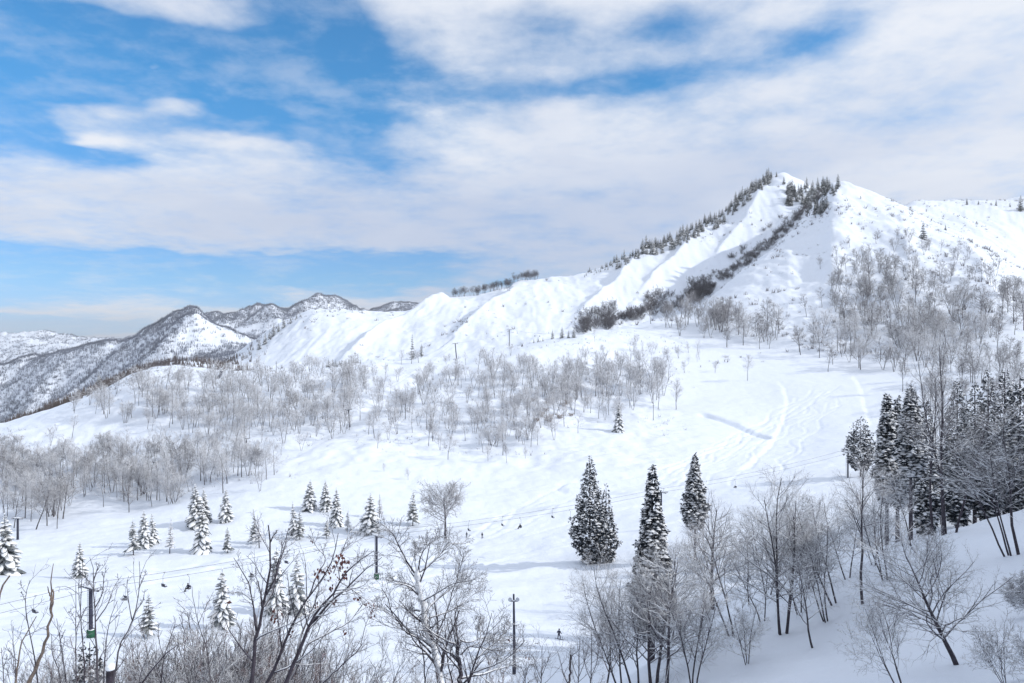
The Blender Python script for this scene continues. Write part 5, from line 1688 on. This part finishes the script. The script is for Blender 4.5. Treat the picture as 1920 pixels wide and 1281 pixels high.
# saplings and snags at the lower left
SAP = [
    ([(72, 1290), (61, 1212), (52, 1173), (47, 1131), (49, 1110), (56, 1088)], 15, 3.6, [[(49, 1112), (40, 1100), (38, 1090)], [(48, 1130), (40, 1110)]], "thin curved sapling left of the broken snag"),
    ([(144, 1290), (142, 1212), (142, 1140), (142, 1092)], 14, 3.4, [[(142, 1165), (134, 1150), (132, 1142)], [(142, 1180), (152, 1160), (160, 1140)]], "straight upright sapling left of the padded tower at lower left"),
    ([(158, 1290), (157, 1221), (151, 1158), (153, 1095), (155, 1050)], 16, 3.6, [[(151, 1150), (147, 1110), (148, 1085)]], "tall straight sapling rising past the broad spruce"),
    ([(184, 1290), (180, 1203), (178, 1140), (175, 1095), (174, 1061), (168, 1045)], 14, 6, [[(178, 1140), (192, 1110), (195, 1080), (204, 1065)], [(180, 1165), (205, 1125), (213, 1102), (228, 1080)], [(175, 1090), (182, 1070), (186, 1055)], [(176, 1105), (165, 1090), (158, 1082)]], "stout forked sapling in front of the padded tower at lower left"),
    ([(193, 1290), (198, 1212), (207, 1158), (220, 1127)], 17, 3.4, [[(205, 1170), (225, 1150), (236, 1140)]], "sapling leaning right beside the padded tower at lower left"),
    ([(212, 1290), (225, 1212), (247, 1167), (260, 1110), (263, 1077), (261, 1053)], 15, 5, [[(247, 1162), (240, 1122), (238, 1091), (241, 1080)], [(260, 1105), (266, 1090), (275, 1070)], [(252, 1150), (268, 1125), (272, 1105)]], "forked sapling with two tall tips at lower left"),
    ([(126, 1290), (117, 1230), (113, 1200), (108, 1176), (106, 1160)], 15, 2.8, [[(113, 1200), (122, 1180)]], "short sapling right of the broken snag"),
    ([(115, 1290), (110, 1260), (97, 1218), (96, 1190)], 18, 3, [[(104, 1240), (118, 1215), (121, 1195)]], "bent sapling at the broken snag's foot"),
    ([(30, 1295), (28, 1240), (24, 1205), (25, 1175)], 17, 2.6, [[(27, 1240), (18, 1215)]], "slight sapling at the far left edge"),
    ([(8, 1295), (5, 1250), (2, 1215)], 15, 2.6, [[(6, 1255), (14, 1230)]], "sapling cut by the left edge"),
    ([(300, 1295), (307, 1235), (322, 1190), (330, 1160)], 16, 3.4, [[(307, 1235), (298, 1200), (296, 1165)]], "sapling rising from the brush below the thin spruce"),
    ([(395, 1295), (388, 1220), (372, 1170), (362, 1120), (360, 1100)], 19, 3, [[(372, 1170), (385, 1140), (400, 1110)]], "sapling rising from the brush left of the snow-laden spruce"),
]
for k, (pts, y, w_, br, lab) in enumerate(SAP):
    near_plant("bare_sapling", lab, "sapling", [limb(pts, y, w_, 1.1)] + [limb(b, y, w_ * .55, .9, rnd.uniform(-.5, .5), 8) for b in br], 940 + k, group="bare saplings at the lower left", bark='bark_grey' if k % 2 else 'bark_dark',
               **dict(TW, n=(6, 3, 2), lf=(.2, .4, .4), extra=0, twig=.004), snow=False)
near_plant("broken_snag", "tall broken snag of pale weathered wood at the lower left", "snag", [limb([(45, 1300), (52, 1281), (72, 1245), (87, 1203), (94, 1158), (97, 1122), (96, 1086), (100, 1057)], 15, 11, 1.6, 0, 16),
           limb([(97, 1130), (92, 1112), (89, 1100)], 15, 5, 2), limb([(95, 1150), (100, 1120), (99, 1105)], 15, 5, 3, .1)], 960, bark='weathered', snow=False, **dict(TW, n=(1, 1, 1), extra=0, detail=2, lf=(.04, .3, .3)))
near_plant("broken_snag", "slim grey snag leaning right, left of the tall broken one", "snag", [limb([(28, 1295), (29, 1281), (36, 1230), (39, 1209), (52, 1185), (68, 1156)], 13, 5, 2.2)], 961, bark='weathered', snow=False, **dict(TW, n=(3, 2, 2), extra=0, detail=2, lf=(.14, .3, .3)))
near_plant("broken_snag", "weathered snag tip leaning in from the left edge", "snag", [limb([(-30, 1290), (-12, 1180), (0, 1116), (7, 1098), (18, 1080)], 11, 8, 4)], 962, bark='weathered', snow=False, **dict(TW, n=(1, 1, 1), extra=0, detail=2, lf=(.05, .3, .3)))
near_plant("fallen_branch", "snow-lined dead branch slanting through the brush at the bottom", "branch", [limb([(255, 1300), (267, 1281), (290, 1250), (307, 1230), (332, 1210)], 14, 6, 2.4)], 963, snow=False, **dict(TW, n=(3, 2, 2), extra=0, lf=(.2, .3, .3)))
# a snow-capped stump and a snowy evergreen in the brush
p0 = np.array(((207 - CU) / F * 16, 16, (CV - 1256) / F * 16))
gz = ground_z(p0[0], p0[1])
o = thing("tree_stump", "dark stump wearing a round white snow cap in the lower left brush", "stump", (p0[0], p0[1], gz))
part("stump", Geo().tubes(np.array([[(0, 0, -.2), (.02, 0, (p0[2] - gz) * .5), (0, 0, p0[2] - gz)]]), np.array([[.12, .1, .085]]), 9, True).mesh("stump", M['bark_dark']), o)
part("snow_cap", Geo().lump(np.random.default_rng(1), (0, 0, p0[2] - gz + .05), .11, .75, 10, 6, .08).mesh("stump_snow", M['tree_snow']), o)
p = at_y(168, 24)
cedar_at(p, 1196, 22, "small snow-flecked evergreen below the padded tower at lower left", 730, n=1300, snow=.3, clear=.1, size=.38, shape=.5)

# brush along the bottom
BR = []
for i in range(44):
    u = 195 + 460 * (i + rnd.random()) / 44
    top = np.interp(u, [195, 260, 330, 380, 430, 480, 560, 655], [1215, 1200, 1160, 1140, 1135, 1165, 1195, 1240]) + rnd.uniform(-8, 55)
    BR.append((u, top, rnd.uniform(21, 33)))
for i in range(12):
    BR.append((rnd.uniform(-10, 190), rnd.uniform(1225, 1265), rnd.uniform(20, 28)))
for i in range(12):
    BR.append((rnd.uniform(730, 1120), rnd.uniform(1235, 1270), rnd.uniform(26, 40)))
BRT = [bake(bare_tree(980 + k, H=5, stems=8, spread=.34, n=(9, 5, 4), ang=(26, 30, 34), lf=(.3, .5, .5), clear=.25, r=.0065, twig=.0055, sides=(5, 4, 3), fine_tw=False, extra=2,
                      bark='bark_dark' if k % 2 else 'bark_grey', tw=('twig_dark', 'twig', 'twig_red')[k % 3], snow=True, snow_r=.007), "brush") for k in range(5)]
for k, (u, tv, y) in enumerate(BR):
    p = at_y(u, y)
    H = (CV - tv) / F * y - p[2]
    side = "beneath the red-leaved tree" if 440 < u < 680 else "left of the dark forked stem" if 300 < u <= 440 else "around the snow-capped stump" if u > 150 and u <= 300 else "at the far left bottom" if u <= 150 else "under the white-trunked tree" if u < 940 else "right of the floodlight mast"
    place(BRT[k % 5], "bare_shrub", f"{('dark', 'grey', 'reddish-brown')[(k % 5) % 3]} leafless shrub {('nearer', 'farther back')[y > 27]} in the bottom brush {side}", "shrub", p, max(H, 1.0) / 5, rnd.uniform(0, 6.28), group="leafless shrubs along the bottom", sx=rnd.uniform(.9, 1.3))

# ------------------------------------------------------------------ the air: a thin even haze round the whole scene
zlo, zhi = float(Z.min()) - 2.0, float(Z.max()) + 60.0
g = Geo()
g.v, g.n = [np.array([(x, y, z) for z in (zlo, zhi) for y in (-400.0, 14600.0) for x in (-25000.0, 25000.0)])], 8
g.q = [np.array([[0, 2, 3, 1], [4, 5, 7, 6], [0, 1, 5, 4], [1, 3, 7, 5], [3, 2, 6, 7], [2, 0, 4, 6]])]
hz = bpy.data.materials.new("haze_air")
hz.use_nodes = True
t = NT(hz.node_tree)
pv = t.n('ShaderNodeVolumePrincipled')
pv.inputs['Color'].default_value = (.94, .96, 1.0, 1)
pv.inputs['Density'].default_value = 6.5e-5
pv.inputs['Anisotropy'].default_value = .2
t.t.links.new(pv.outputs[0], t.n('ShaderNodeOutputMaterial').inputs['Volume'])
v, q, tt = g.arrays()
single("haze", mesh_from("haze", v, q, None, False, [hz]), "thin pale winter haze over the valley", None, kind='stuff')
scene.cycles.volume_bounces = 0
